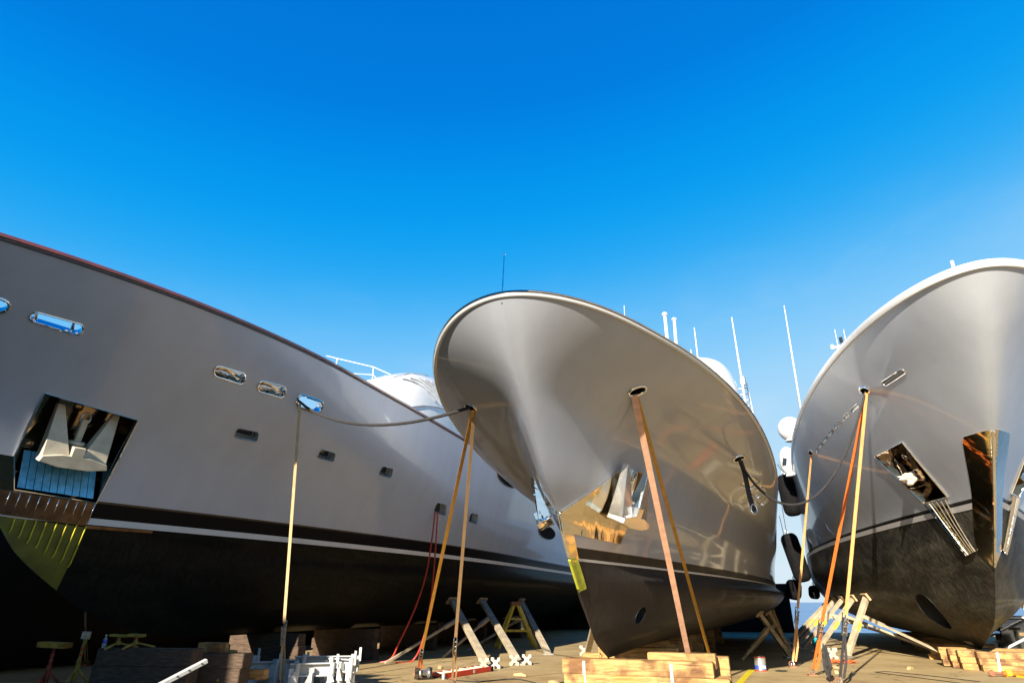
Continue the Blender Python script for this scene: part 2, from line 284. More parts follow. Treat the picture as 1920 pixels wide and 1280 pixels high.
# ------------------------------------------------------------------ hull surface
def interp(x, xs, ys):
    xs = np.array(xs, float); ys = np.array(ys, float); h = np.diff(xs); d = np.diff(ys) / h
    m = np.zeros(len(xs)); m[0] = d[0]; m[-1] = d[-1]
    for i in range(1, len(xs) - 1): m[i] = 0 if d[i-1] * d[i] <= 0 else 2 * d[i-1] * d[i] / (d[i-1] + d[i])
    x = np.clip(x, xs[0], xs[-1]); i = np.clip(np.searchsorted(xs, x) - 1, 0, len(h) - 1); t = (x - xs[i]) / h[i]
    return (2*t**3-3*t**2+1)*ys[i]+(t**3-2*t**2+t)*h[i]*m[i]+(-2*t**3+3*t**2)*ys[i+1]+(t**3-t**2)*h[i]*m[i+1]
class Hull:
    """s metres aft, x metres to the side of the keel line, z metres above the yard"""
    def __init__(s, deg, t0, zk, zw, stem, zr, rows, send):
        s.th = R(deg); s.D = Vector((math.sin(s.th), math.cos(s.th), 0)); s.N = Vector((math.cos(s.th), -math.sin(s.th), 0))
        s.t0, s.zk, s.zw, s.stem, s.zr, s.rows, s.send = t0, zk, zw, list(zip(*stem)), list(zip(*zr)), list(zip(*rows)), send
        s.zt = stem[-1][0]; s.tip = stem[-1][1]; s.sf = stem[0][1]
    def rail(s, ss): return interp(ss, *s.zr)
    def par(s, w):
        zt = np.where(w >= 0, s.zw + (s.zt - s.zw) * w, s.zw + (s.zw - s.zk) * w)
        return (interp(zt, *s.stem),) + tuple(interp(w, s.rows[0], s.rows[i]) for i in (1, 2, 3, 4))
    def hw(s, ss, w):
        s0, B, L, p, q = s.par(w); x = np.clip((ss - s0) / L, 0, 1)
        return B * (1 - (1 - x) ** p) ** (1 / q)
    def hz(s, ss, z):
        ss = np.asarray(ss, float); z = np.asarray(z, float)
        w = np.where(z >= s.zw, (z - s.zw) / (s.rail(ss) - s.zw), (z - s.zw) / (s.zw - s.zk))
        return s.hw(ss, np.clip(w, -1, 1))
    def s0z(s, z):
        w = np.where(z >= s.zw, (z - s.zw) / (s.zt - s.zw), (z - s.zw) / (s.zw - s.zk)); return s.par(np.clip(w, -1, 1))[0]
    def P(s, ss, side, z, off=0):
        """point in the yacht's local frame"""
        h = float(s.hz(ss, z)); p = Vector((side * h, ss - s.sf, z))
        return p + s.nrm(ss, side, z) * off if off else p
    def nrm(s, ss, side, z):
        n = s.nrms(np.array([ss]), side, np.array([z]))[0]; return Vector(n)
    def nrms(s, ss, side, z):
        e = .004; ss = np.maximum(ss, s.s0z(z) + .0015)
        up = z + e < s.rail(ss); zz = np.where(up, z, s.rail(ss) - e)
        h = s.hz(ss, zz); hs = (s.hz(ss + e, zz) - h) / e; hzz = (s.hz(ss, zz + e) - h) / e
        n = np.stack([side * np.ones_like(h), -hs, -hzz], 1); return n / np.linalg.norm(n, axis=1)[:, None]
    def world(s, p): # local -> world
        return s.N * (s.t0 + p[0]) + s.D * (s.sf + p[1]) + Vector((0, 0, p[2]))
    def loc(s, ss, t, z): return Vector((t, ss - s.sf, z))
    def make_root(s, label):
        s.root = thing('yacht', label, 'yacht', s.N * s.t0 + s.D * s.sf, -s.th, 'yachts hauled out side by side')
        return s.root
    def strip(s, ws, nx):
        rows = []
        for w in ws:
            w = float(w); s0 = float(s.par(w)[0]); x = np.linspace(0, 1, nx); ss = s0 + (s.send - s0) * x ** 2
            h = s.hw(ss, w); z = s.zw + (s.rail(ss) - s.zw) * w if w >= 0 else np.full_like(ss, s.zw + (s.zw - s.zk) * w)
            l = [(-h[i], ss[i] - s.sf, z[i]) for i in range(nx - 1, 0, -1)]
            rows.append(l + [(0 if h[0] < 1e-6 else h[0], ss[0] - s.sf, z[0])] + [(h[i], ss[i] - s.sf, z[i]) for i in range(1, nx)])
        return rows
    def shell(s, name, ws, nx, mat, cuts=(), cap=False):
        rows = s.strip(ws, nx); m = len(rows[0]); vs = [p for r in rows for p in r]
        fs = [(i*m+j, i*m+j+1, (i+1)*m+j+1, (i+1)*m+j) for i in range(len(rows)-1) for j in range(m-1)]
        bm = bmesh.new(); bv = [bm.verts.new(v) for v in vs]
        for f in fs: bm.faces.new([bv[i] for i in f])
        lay = bm.faces.layers.int.new('side')
        for f in bm.faces: f[lay] = 1 if f.calc_center_median().x > 0 else -1
        for side, poly in cuts: cut(bm, lay, side, [(a - s.sf, z) for a, z in poly])
        if cap:
            for w_i in (0,):
                idx = [i * m for i in range(len(rows))] + [i * m + m - 1 for i in range(len(rows) - 1, -1, -1)]
                try:
                    f = bm.faces.new([bv[i] for i in idx]); f[lay] = 0
                except Exception: pass
        me = bpy.data.meshes.new(name); bm.to_mesh(me); bm.free()
        n = len(me.loops); co = np.empty(len(me.vertices) * 3); me.vertices.foreach_get('co', co); co = co.reshape(-1, 3)
        vi = np.empty(n, int); me.loops.foreach_get('vertex_index', vi)
        sd = np.repeat([a.value for a in me.attributes['side'].data], [p.loop_total for p in me.polygons])
        pos = co[vi]; nr = np.zeros((n, 3))
        for k in (1, -1):
            q = sd == k; nr[q] = s.nrms(pos[q, 1] + s.sf, k, pos[q, 2])
        nr[sd == 0] = (0, 1, 0)
        me.polygons.foreach_set('use_smooth', [True] * len(me.polygons))
        # face winding must agree with the outward normal
        me2 = me; flip = []
        for p in me.polygons:
            a = Vector(nr[p.loop_start]); flip.append(p.normal.dot(a) < 0)
        if sum(flip) > len(flip) / 2: me.flip_normals()
        vi2 = np.empty(n, int); me.loops.foreach_get('vertex_index', vi2)
        if not np.array_equal(vi, vi2):
            pos = co[vi2]
            sd = np.repeat([a.value for a in me.attributes['side'].data], [p.loop_total for p in me.polygons])
            for k in (1, -1):
                q = sd == k; nr[q] = s.nrms(pos[q, 1] + s.sf, k, pos[q, 2])
        me.normals_split_custom_set([tuple(x) for x in nr])
        return mesh_obj(name, me, mat, s.root)
    def patch(s, name, side, poly, off, mat, parent=None, nx=36, nz=30, skirt=True):
        a0, a1 = min(p[0] for p in poly), max(p[0] for p in poly); z0, z1 = min(p[1] for p in poly), max(p[1] for p in poly)
        bm = bmesh.new(); lay = bm.faces.layers.int.new('side')
        gv = [[bm.verts.new((0, a0 + (a1 - a0) * i / nx - s.sf, z0 + (z1 - z0) * j / nz)) for i in range(nx + 1)] for j in range(nz + 1)]
        for j in range(nz):
            for i in range(nx):
                f = bm.faces.new([gv[j][i], gv[j][i+1], gv[j+1][i+1], gv[j+1][i]]); f[lay] = 1
        clip(bm, [(a - s.sf, z) for a, z in poly])
        # drop what lies ahead of the stem
        for f in [f for f in bm.faces if all(v.co.y + s.sf < float(s.s0z(v.co.z)) - 1e-4 for v in f.verts)]: bm.faces.remove(f)
        for v in [v for v in bm.verts if not v.link_faces]: bm.verts.remove(v)
        for v in bm.verts:
            ss = max(v.co.y + s.sf, float(s.s0z(v.co.z)) + .0012); z = v.co.z
            v.co = s.P(ss, side, z, off)
        if skirt:
            bd = [e for e in bm.edges if len(e.link_faces) == 1]; mp = {}
            for e in bd:
                for v in e.verts:
                    if v not in mp:
                        n = s.nrm(v.co.y + s.sf, side, v.co.z); mp[v] = bm.verts.new(v.co - n * (off + .012))
            for e in bd:
                a, b = e.verts; bm.faces.new([a, b, mp[b], mp[a]])
        for f in bm.faces: f.smooth = True
        bmesh.ops.recalc_face_normals(bm, faces=bm.faces)
        for e in bm.edges:
            if len(e.link_faces) == 2 and e.link_faces[0].normal.angle(e.link_faces[1].normal, 0) > .8: e.smooth = False
        me = bpy.data.meshes.new(name); bm.to_mesh(me); bm.free()
        return mesh_obj(name, me, mat, parent or s.root)
    def outline(s, side, pts, off=0): return [s.P(a, side, z, off) for a, z in pts]
    def sweep(s, name, w, prof, mat, parent=None, smax=None, nx=130):
        """moulding along the edge at level w; prof in (outward, up)"""
        rows = s.strip([w], nx)[0]; pts = [Vector(p) for p in rows]
        if smax: pts = [p for p in pts if p.y + s.sf < smax]
        vs = []; n = len(prof); up = Vector((0, 0, 1))
        for i, p in enumerate(pts):
            t = (pts[min(i+1, len(pts)-1)] - pts[max(i-1, 0)]).normalized(); o = Vector((t.y, -t.x, 0)).normalized() * 1
            if t.cross(up).length > 1e-5: o = t.cross(up).normalized()
            vs += [p + o * a + up * b for a, b in prof]
        fs = [(i*n+j, i*n+(j+1) % n, (i+1)*n+(j+1) % n, (i+1)*n+j) for i in range(len(pts)-1) for j in range(n)]
        return MB().add(vs, fs, True).build(name, mat, parent or s.root)
def planes(poly):
    n = len(poly); cy = sum(p[0] for p in poly) / n; cz = sum(p[1] for p in poly) / n; out = []
    for i in range(n):
        a = poly[i]; b = poly[(i + 1) % n]; ny, nz = b[1] - a[1], -(b[0] - a[0]); l = math.hypot(ny, nz)
        if l < 1e-7: continue
        ny /= l; nz /= l
        if (cy - a[0]) * ny + (cz - a[1]) * nz > 0: ny, nz = -ny, -nz
        out.append((a, ny, nz))
    return out
def cut(bm, lay, side, poly):
    pl = planes(poly); y0, y1 = min(p[0] for p in poly), max(p[0] for p in poly); z0, z1 = min(p[1] for p in poly), max(p[1] for p in poly)
    def near():
        r = []
        for f in bm.faces:
            if f[lay] != side: continue
            ys = [v.co.y for v in f.verts]; zs = [v.co.z for v in f.verts]
            if max(ys) > y0 and min(ys) < y1 and max(zs) > z0 and min(zs) < z1: r.append(f)
        return r
    F = near()
    for (a, ny, nz) in pl:
        F = [f for f in F if f.is_valid]
        g = list({e for f in F for e in f.edges}) + list({v for f in F for v in f.verts}) + F
        r = bmesh.ops.bisect_plane(bm, geom=g, plane_co=(0, a[0], a[1]), plane_no=(0, ny, nz), dist=1e-6)
        F = list({x for x in r['geom'] + F if isinstance(x, bmesh.types.BMFace) and x.is_valid})
    kill = []
    for f in F:
        c = f.calc_center_median()
        if all((c.y - a[0]) * ny + (c.z - a[1]) * nz < 1e-5 for a, ny, nz in pl): kill.append(f)
    bmesh.ops.delete(bm, geom=kill, context='FACES')
def clip(bm, poly):
    for (a, ny, nz) in planes(poly):
        bmesh.ops.bisect_plane(bm, geom=list(bm.faces) + list(bm.edges) + list(bm.verts), plane_co=(0, a[0], a[1]), plane_no=(0, ny, nz), clear_outer=True, dist=1e-6)
def rquad(q, r=.5, n=5):
    """rounded outline inside the quad q (four (s,z) corners); r: corner radius as a share of the short side"""
    q = [Vector(p) for p in q]
    W = ((q[1]-q[0]).length + (q[2]-q[3]).length) / 2; Hh = ((q[3]-q[0]).length + (q[2]-q[1]).length) / 2
    rr = r * min(W, Hh); rx, ry = rr / W, rr / Hh; out = []
    for cx, cy, a0 in ((1-rx, 1-ry, 0), (rx, 1-ry, 90), (rx, ry, 180), (1-rx, ry, 270)):
        for i in range(n + 1):
            a = R(a0 + 90 * i / n); u = cx + rx * math.cos(a); v = cy + ry * math.sin(a)
            p = q[0]*(1-u)*(1-v) + q[1]*u*(1-v) + q[2]*u*v + q[3]*(1-u)*v; out.append((p.x, p.y))
    return out
def ell(cs, cz, a, b, n=24, tilt=0):
    return [(cs + a*math.cos(t)*math.cos(tilt) - b*math.sin(t)*math.sin(tilt), cz + a*math.cos(t)*math.sin(tilt) + b*math.sin(t)*math.cos(tilt)) for t in [2*math.pi*i/n for i in range(n)]]
def opening(H, name, side, pts, rim=.022, depth=.16, back=None, rim_mat='chrome', sleeve='chrome', skew=0, label=None, rim_off=.004):
    """a lined hole: rim on the skin, sleeve going in, optional pane at the back"""
    a = H.outline(side, pts, .006); c = sum(a, Vector()) / len(a); cs = sum(p[0] for p in pts)/len(pts); cz = sum(p[1] for p in pts)/len(pts)
    n = H.nrm(cs, side, cz)
    mb = MB(); k = len(a); b = [p - n * depth for p in a]
    mb.add(a + b, [(i, (i+1) % k, k + (i+1) % k, k + i) for i in range(k)], True)
    o = mb.build(name, M[sleeve], H.root)
    if label: o['label'] = label
    if rim: MB().tube(H.outline(side, pts, rim_off), rim, 8, closed=True).build('rim', M[rim_mat], o)
    if back:
        MB().add(b, [tuple(range(k))]).build('pane', M[back], o)
    return o, b, n
def recess(H, name, side, poly, depth, mat, inn=.8):
    a = H.outline(side, poly, .004); cs = sum(p[0] for p in poly)/len(poly); cz = sum(p[1] for p in poly)/len(poly); n = H.nrm(cs, side, cz)
    k = len(a); c = sum(a, Vector()) / k; b = [c + (p - c) * inn - n * depth for p in a]
    mb = MB().add(a + b, [(i, (i+1) % k, k+(i+1) % k, k+i) for i in range(k)] + [tuple(range(k, 2*k))])
    o = mb.build(name, M[mat], H.root); return o, a, b, n
# ------------------------------------------------------------------ the three yachts
H1 = Hull(20.6,-12.3,.85,3.0,[(.85,12),(.97,10.8),(1.2,9.9),(1.44,9.2),(1.81,8.55),(2.15,8.0),(2.45,7.6),(3.0,7.1),(4,6.05),(5,4.85),(6,3.5),(6.81,2.41)],
 [(2.4+x,6.811+.255*x/10-.146*x*x/100) for x in (0,3,6,9,12,16,20)]+[(34,6.3),(46.5,6.0)],
 [(-1,.05,16,2,1),(-.9,1.2,18,2,1),(-.6,2.4,20,1.9,1),(-.2,2.9,22,1.9,1),(0,2.75,20,2.1,1),(.33,2.95,17,2,1.03),(.67,3.15,13,2,1.2),(1,3.29,9.78,1.985,1.54)],46)
H2 = Hull(20.6,-2.66,.7,2.2,[(.7,11.85),(1.02,10.93),(1.43,10.48),(1.78,10.04),(2.18,9.58),(2.54,9.24),(2.81,9.05),(3.34,8.38),(3.85,7.93),(4.22,7.6),(4.81,7.06),(5.30,6.62)],
 [(6.62,5.30),(7.2,5.23),(8.3,5.10),(10.3,4.99),(12.3,4.88),(14.3,4.74),(16.7,4.60),(28,4.45),(38,4.4),(51,4.4)],
 [(-1,.05,16,2,1),(-.9,1.5,18,2,1),(-.6,3.0,20,1.9,1),(-.2,3.6,22,1.75,1),(0,3.3,22,1.6,1),(.33,3.35,21.8,1.66,1.10),(.67,3.5,20,1.42,1.25),(1,3.52,15.2,2.82,1.92)],36)
H3 = Hull(25,3.584,.45,3.6,[(.45,21.59),(.83,20.15),(1.23,19.06),(2.34,17.6),(2.95,16.8),(3.57,16.0),(4.67,14.7),(5.5,13.8),(6.3,13.0),(7.2,12.27)],
 [(12.27,7.2),(18,6.96),(24,6.68),(30,6.36),(36,6.05),(45,5.6)],
 [(-1,.05,9,2,1),(-.9,1.7,15,2,1),(-.6,3.35,17,1.9,1),(-.2,3.95,19,1.9,1),(0,3.95,19.5,1.95,1),(.33,3.9,18.5,1.75,1.22),(.67,3.85,18,1.9,1.42),(1,3.836,17.8,2.3,1.914)],42)
H1.make_root('left yacht, silver grey with red varnished cap rail and a row of square portholes')
H2.make_root('middle yacht, silver grey with rounded flared bow, gold reflecting bow plates and brown bottom')
H3.make_root('right yacht with white rail band, tall steel stem plate and scuffed black bottom')
def deck(H, w, lo=0, tilt=.0):
    rows = H.strip([w], 90)[0]; n = len(rows); h = n // 2; vs = [(p[0]*.995, p[1], p[2]) for p in rows]
    fs = [(i, i+1, n-2-i, n-1-i) for i in range(h - 1)] + [(h-1, h, h+1)]
    MB().add(vs, fs).build('deck', M['white_matte'], H.root)
# --- left yacht openings
slots1 = [[(5.86,6.096),(6.58,6.094),(6.634,5.932),(5.895,5.963)],
          [(8.902,6.084),(9.582,6.096),(9.693,5.894),(8.977,5.904)],
          [(9.931,6.071),(10.631,6.104),(10.731,5.881),(10.014,5.868)],
          [(11.007,6.061),(11.815,6.064),(11.841,5.816),(11.115,5.823)]]
ports1 = [[(10.213,5.141),(10.741,5.149),(10.862,4.954),(10.296,4.945)],
          [(12.532,5.13),(13.04,5.122),(13.151,4.907),(12.574,4.921)],
          [(14.851,5.121),(15.349,5.135),(15.45,4.886),(14.886,4.883)],
          [(18.157,4.575),(18.805,4.575),(18.978,4.222),(18.186,4.266)],
          [(20.57,4.528),(21.245,4.553),(21.304,4.204),(20.6,4.222)]]
ring0 = ell(5.42, 6.04, .17, .10, 20)
slotp = [rquad(q, .5) for q in slots1]; portp = [rquad(q, .3) for q in ports1]
pocket1 = [(6.817,5.018),(6.974,3.967),(7.212,3.436),(8.52,3.365),(8.382,4.898)]
cuts1 = [(1, p) for p in slotp + portp + [ring0, pocket1]] + [(-1, p) for p in slotp]
H1.shell('topsides', np.linspace(0, 1, 64), 190, M['hull1'], cuts1)
H1.shell('bottom', np.linspace(-1, 0, 34), 150, M['hull1'], cap=True)
deck(H1, .63)
H1.sweep('cap_rail', 1, [(-.16,-.01),(.045,-.01),(.05,.035),(.03,.055),(-.16,.055)], M['varnish'])
H1.sweep('rail_groove', .9925, [(-.02,-.02),(.012,-.02),(.012,.012),(-.02,.012)], M['grey_rail'])
for i, p in enumerate(slotp):
    o, b, n = opening(H1, 'fairlead', 1, p, .016 if i != 3 else .03, .20)
    cs = sum(q[0] for q in p)/len(p); cz = sum(q[1] for q in p)/len(p)
    if i == 0:
        for d in (-.27, .24):
            c = H1.P(cs + d, 1, cz) - n * .24
            MB().lathe(c - Vector((0,0,.2)), [(.035,0),(.035,.22),(.07,.23),(.07,.26),(.02,.28)], n=14).build('bollard', M['chrome'], o)
    elif i in (1, 2):
        # curved steel backing of the fairlead throat
        q = b; k = len(q); c2 = sum(q, Vector()) / k
        MB().add(q + [c2 - n * .12 + Vector((0, .05, .04))], [(j, (j+1) % k, k) for j in range(k)], True).build('throat', M['chrome'], o)
    opening(H1, 'fairlead', -1, p, .016, .2)
o, b, n = opening(H1, 'fairlead', 1, ring0, .028, .2)
for i, p in enumerate(portp):
    o, b, n = opening(H1, 'porthole', 1, p, .010, .24, 'glass', 'sleeve', 'sleeve')
    cs = sum(q[0] for q in p)/len(p); cz = sum(q[1] for q in p)/len(p)
    inner = [(cs + (q[0]-cs)*.88, cz + (q[1]-cz)*.88) for q in p]
    off = -.225
    MB().tube([H1.P(a, 1, z, 0) + n * off for a, z in inner], .014, 6, closed=True).build('frame', M['sleeve'], o)
# pocket
o, a, b, n = recess(H1, 'anchor_pocket', 1, pocket1, .62, 'chrome_dark', .86)
MB().tube(H1.outline(1, pocket1, .01), .018, 8, closed=True).build('frame', M['chrome'], o)
# film covered slats in the lower half of the pocket
sl = MB(); ns = 10
for i in range(ns):
    t0 = i / ns; t1 = (i + .90) / ns
    def q(t, top):
        bs = 7.245 + (8.46 - 7.245) * t; bz = 3.475 - .05 * t
        if not top: return H1.P(bs, 1, bz, -.015)
        return H1.P(7.17 + 1.17 * t, 1, 3.99 + .02 * t, 0) - n * .42
    p = [q(t0, 0), q(t1, 0), q(t1, 1), q(t0, 1)]; d = n * .035
    sl.add([v for v in p] + [v - d for v in p], [(0,1,2,3),(7,6,5,4),(0,4,5,1),(1,5,6,2),(2,6,7,3),(3,7,4,0)])
so = sl.build('film_covered_slats', M['film'], o)
# steel plates by the stem, slatted apron, yellow painted forefoot
H1.patch('stem_plate', 1, [(4.9,4.01),(6.98,3.967),(7.215,3.43),(7.19,3.08),(6.0,3.10)], .008, M['chrome_dark'])
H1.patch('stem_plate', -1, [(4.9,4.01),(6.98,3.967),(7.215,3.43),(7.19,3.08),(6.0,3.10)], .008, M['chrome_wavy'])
ap = H1.patch('slatted_apron', 1, [(7.0,3.41),(8.533,3.352),(8.515,2.945),(7.0,3.03)], .02, M['slat'])
rb = MB()
for i in range(10):
    ss = 7.20 + i * 1.33 / 9
    rb.tube([H1.P(ss - .02, 1, 3.40 - .05 * i / 9, .026), H1.P(ss, 1, 3.02 - .07 * i / 9, .026)], .006, 6)
rb.build('slat_edges', M['chrome'], ap)
yp = H1.patch('yellow_forefoot', 1, [(6.4,3.03),(7.25,2.985),(8.53,2.93),(8.566,1.80),(7.3,1.80),(6.4,2.4)], .006, M['yellow_dark'])
rb = MB()
for i in range(8):
    ss = 7.42 + i * 1.12 / 7; L_ = .14 + .075 * i
    rb.tube([H1.P(ss, 1, 2.965 - .02 * i / 7, .012), H1.P(ss + .01, 1, 2.93 - L_, .045), H1.P(ss + .01, 1, 2.90 - L_ - .03, .01)], .013, 6)
rb.build('guard_ribs', M['yellow'], yp)
H1.patch('rub_strip', 1, [(8.55,2.955),(9.75,2.965),(9.75,2.915),(8.55,2.90)], .02, M['slat'])
for (cs, cz, a_, b_) in ((23.7, 6.28, 1.25, .34), (29.4, 4.68, 1.3, .30)):
    pl_ = H1.patch('oval_window', 1, ell(cs, cz, a_, b_, 26), .012, M['black'])
    MB().tube(H1.outline(1, ell(cs, cz, a_, b_, 40), .012), .02, 6, closed=True).build('frame', M['chrome_dark'], pl_)
# --- generic superstructure loft
def loft(H, name, secs, mat, parent=None, n=28, pw=.42):
    vs = []; fs = []
    for (ss, w, zb, zt) in secs:
        for j in range(n + 1):
            a = math.pi * j / n; c, s_ = math.cos(a), math.sin(a)
            x = w * math.copysign(abs(c) ** pw, c); z = zb + (zt - zb) * abs(s_) ** pw
            vs.append((x, ss - H.sf, z))
    m = n + 1
    for i in range(len(secs) - 1):
        for j in range(n): fs.append((i*m+j, i*m+j+1, (i+1)*m+j+1, (i+1)*m+j))
    fs.append(tuple(range(m))); fs.append(tuple((len(secs)-1)*m + j for j in range(m))[::-1])
    return MB().add(vs, fs, True).build(name, mat, parent or H.root)
ho = loft(H1, 'deckhouse', [(17.2,.6,5.6,7.2),(17.6,1.1,5.6,8.3),(18.4,1.5,5.6,9.25),(19.6,1.75,5.6,9.85),(21,1.85,5.6,10.2),(22.6,1.9,5.6,10.3),(34,1.95,5.6,10.2)], M['white'], pw=.62)
lv = MB(); secs1 = [(17.2,.6,7.2),(17.6,1.1,8.3),(18.4,1.5,9.25),(19.6,1.75,9.85),(21,1.85,10.2),(22.6,1.9,10.3)]
def house1(ss, a):
    w_ = float(interp(ss, [q[0] for q in secs1], [q[1] for q in secs1])); zt = float(interp(ss, [q[0] for q in secs1], [q[2] for q in secs1])); c_, s_ = math.cos(a), math.sin(a)
    return H1.loc(ss, w_ * c_ ** .62, 5.6 + (zt - 5.6) * s_ ** .62)
for i in range(6):
    lv.tube([house1(18.7 + i * .42 + k * .20, R(66 - 2 * i - k * 4.5)) for k in range(8)], .035, 6)
lv.build('louvres', M['sleeve'], ho)
lv = MB().tube([house1(18.0 + k * .45, R(30)) for k in range(10)], .03, 6).tube([house1(18.3 + k * .42, R(76)) for k in range(10)], .02, 6); lv.build('coaming', M['sleeve'], ho)
ao = loft(H1, 'aft_house', [(23.2,1.9,5.6,8.75),(23.5,2.4,5.6,8.8),(26,2.5,5.6,8.8),(36,2.6,5.6,8.8)], M['white'], pw=.2)
for i in range(4):
    MB().box(H1.loc(24.4 + i * 2.6, 2.53 + .03 * i, 7.75), (.06, 2.2, 1.15)).build('window', M['glass'], ao)
    MB().box(H1.loc(25.6 + i * 2.6, 2.56 + .03 * i, 7.5), (.09, .3, 2.0)).build('pillar', M['white'], ao)
gr = MB()
tops = [(21.5,-4.9,12.0),(21.8,-4.5,11.92),(22,-2.62,11.32),(22.2,-1.0,10.5)]
gr.tube([H1.loc(a, t, z) for a, t, z in tops], .022, 6)
gr.tube([H1.loc(21.5,-4.8,11.45), H1.loc(21.9,-3.6,11.1), H1.loc(22,-2.62,10.95), H1.loc(22.1,-2.0,10.4)], .016, 6)
for a, t, z, z0 in ((21.8,-4.5,11.92,9.6),(22,-2.62,11.32,9.8),(21.9,-3.6,11.1,9.7)):
    gr.tube([H1.loc(a, t, z0), H1.loc(a, t, z)], .025, 8)
gr.tube([H1.loc(22,-5.0,9.7), H1.loc(22,-1.2,10.0)], .03, 6)
gr.build('guard_rail', M['white'], ho)
# --- middle yacht
f2 = ell(9.11, 4.598, .115, .058, 20); f2b = ell(13.76, 4.398, .14, .05, 18); f2l = ell(9.32, 4.70, .12, .055, 18)
pl2 = [[(15.332,4.283),(16.044,4.236),(16.513,4.135),(15.936,4.164)],[(16.329,4.216),(17.351,4.171),(17.671,4.086),(16.884,4.111)],[(17.496,4.165),(18.334,4.143),(18.771,4.048),(18.135,4.052)]]
pl2 = [[(15.25,4.29),(16.15,4.28),(16.35,4.13),(15.5,4.13)],[(16.55,4.245),(17.45,4.235),(17.6,4.085),(16.8,4.09)],[(17.75,4.20),(18.6,4.19),(18.75,4.05),(17.95,4.05)]]
pl2p = [rquad(q, .2, 3) for q in pl2]
thr2 = ell(12.42, 1.38, .19, .13, 18, .35)
H2.shell('topsides', np.linspace(0, 1, 60), 190, M['hull2'], [(1, f2), (1, f2b), (-1, f2l)] + [(1, p) for p in pl2p])
H2.shell('bottom', np.linspace(-1, 0, 36), 150, M['hull2'], [(1, thr2)], cap=True)
deck(H2, .72)
H2.sweep('bulwark_band', 1, [(-.035,-.048),(-.02,-.048),(-.002,-.036),(.006,-.012),(-.06,-.012)], M['white'])
H2.sweep('rub_groove', 1, [(-.08,-.012),(-.002,-.012),(-.002,.008),(-.08,.008)], M['grey_rail'])
H2.sweep('steel_cap', 1, [(-.10,.008),(.010,.008),(.018,.018),(.010,.030),(-.10,.034)], M['chrome'])
opening(H2, 'fairlead', 1, f2, .022, .30, 'dark_in'); opening(H2, 'fairlead', 1, f2b, .02, .2, 'dark_in'); opening(H2, 'fairlead', -1, f2l, .016, .2, 'dark_in')
for p in pl2p: opening(H2, 'portlight', 1, p, .010, .03, 'white')
opening(H2, 'thruster_tunnel', 1, thr2, 0, .35, 'dark_in', sleeve='dark_in')
shield = [(8.5,2.43),(9.047,2.83),(10.356,3.689),(11.506,3.734),(11.142,2.542),(9.60,2.62),(9.36,2.55)]
def shield_parts(side):
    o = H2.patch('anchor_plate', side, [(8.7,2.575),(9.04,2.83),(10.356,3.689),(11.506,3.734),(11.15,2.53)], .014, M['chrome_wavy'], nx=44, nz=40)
    rimp = [(9.06,2.835),(9.7,3.26),(10.356,3.69),(10.9,3.71),(11.506,3.734)]
    MB().tube(H2.outline(side, rimp, .016), .010, 6).build('edge_trim', M['chrome'], o)
shield_parts(1); shield_parts(-1)
for side in (1, -1):
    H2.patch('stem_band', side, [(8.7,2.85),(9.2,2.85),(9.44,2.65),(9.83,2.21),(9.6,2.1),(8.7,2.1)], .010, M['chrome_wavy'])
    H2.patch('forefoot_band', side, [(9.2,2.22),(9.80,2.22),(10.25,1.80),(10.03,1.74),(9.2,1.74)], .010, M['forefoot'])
zs = np.linspace(2.80, 1.80, 24)
MB().tube([H2.loc(float(H2.s0z(z)) - .006, 0, float(z)) for z in zs if z > 2.2], .022, 8).build('stem_bar', M['chrome'], H2.root)
MB().tube([H2.loc(float(H2.s0z(z)) - .006, 0, float(z)) for z in zs if z <= 2.22], .024, 8).build('stem_guard', M['forefoot'], H2.root)
js = MB().tube([H2.loc(6.70, 0, 5.2), H2.loc(6.78, .0, 5.99)], [.014, .009], 8); js.lathe(H2.loc(6.785, 0, 5.99), [(.016,0),(.016,.03),(.004,.04)], n=8)
js.build('jackstaff', M['chrome'], H2.root)
h2 = loft(H2, 'deckhouse', [(20.2,2.2,4.2,7.4),(20.8,2.8,4.2,8.8),(22,3.0,4.2,9.9),(23.5,3.05,4.2,10.45),(25,3.05,4.2,10.5),(33,2.9,4.2,10.2)], M['white'], pw=.36)
def mast_tube(H, name, a, b, r, parent=None, mat='white', cap=0):
    m_ = MB().tube([H.loc(*a), H.loc(*b)], r, 8)
    if cap: m_.lathe(H.loc(*b) - Vector((0,0,.02)), [(r[1]*1.8,0),(r[1]*1.8,cap),(r[1],cap*1.3)], n=10)
    return m_.build(name, M[mat], parent or H.root)
mast_tube(H2, 'antenna', (22,-.92,10.2), (22,-.86,12.42), [.02,.012], h2)
mast_tube(H2, 'mast_pole', (22,.65,10.0), (22,.66,11.75), [.07,.06], h2, cap=.08)
mast_tube(H2, 'mast_pole', (22,.94,9.9), (22,.99,11.5), [.065,.055], h2, cap=.05)
mast_tube(H2, 'antenna', (22,1.67,9.4), (22,1.68,11.05), [.03,.018], h2)
mast_tube(H2, 'antenna', (22,1.45,9.4), (22,1.46,10.2), [.02,.014], h2)
mast_tube(H2, 'antenna', (22,3.06,7.6), (22,3.04,11.25), [.045,.02], h2)
ld = MB()
for t in (2.9, 3.35): ld.tube([H2.loc(24.5, t, 7.5), H2.loc(24.5, t - .1, 9.5)], .03, 6)
for i in range(8): ld.tube([H2.loc(24.5, 2.9 - .1*i/8, 7.6 + i*.24), H2.loc(24.5, 3.35 - .1*i/8, 7.6 + i*.24)], .022, 6)
ld.build('ladder', M['white'], h2)
MB().lathe(H2.loc(24, 3.13, 9.25), [(.10,0),(.12,.1),(.10,.3),(.03,.36)], n=12).build('horn', M['white'], h2)
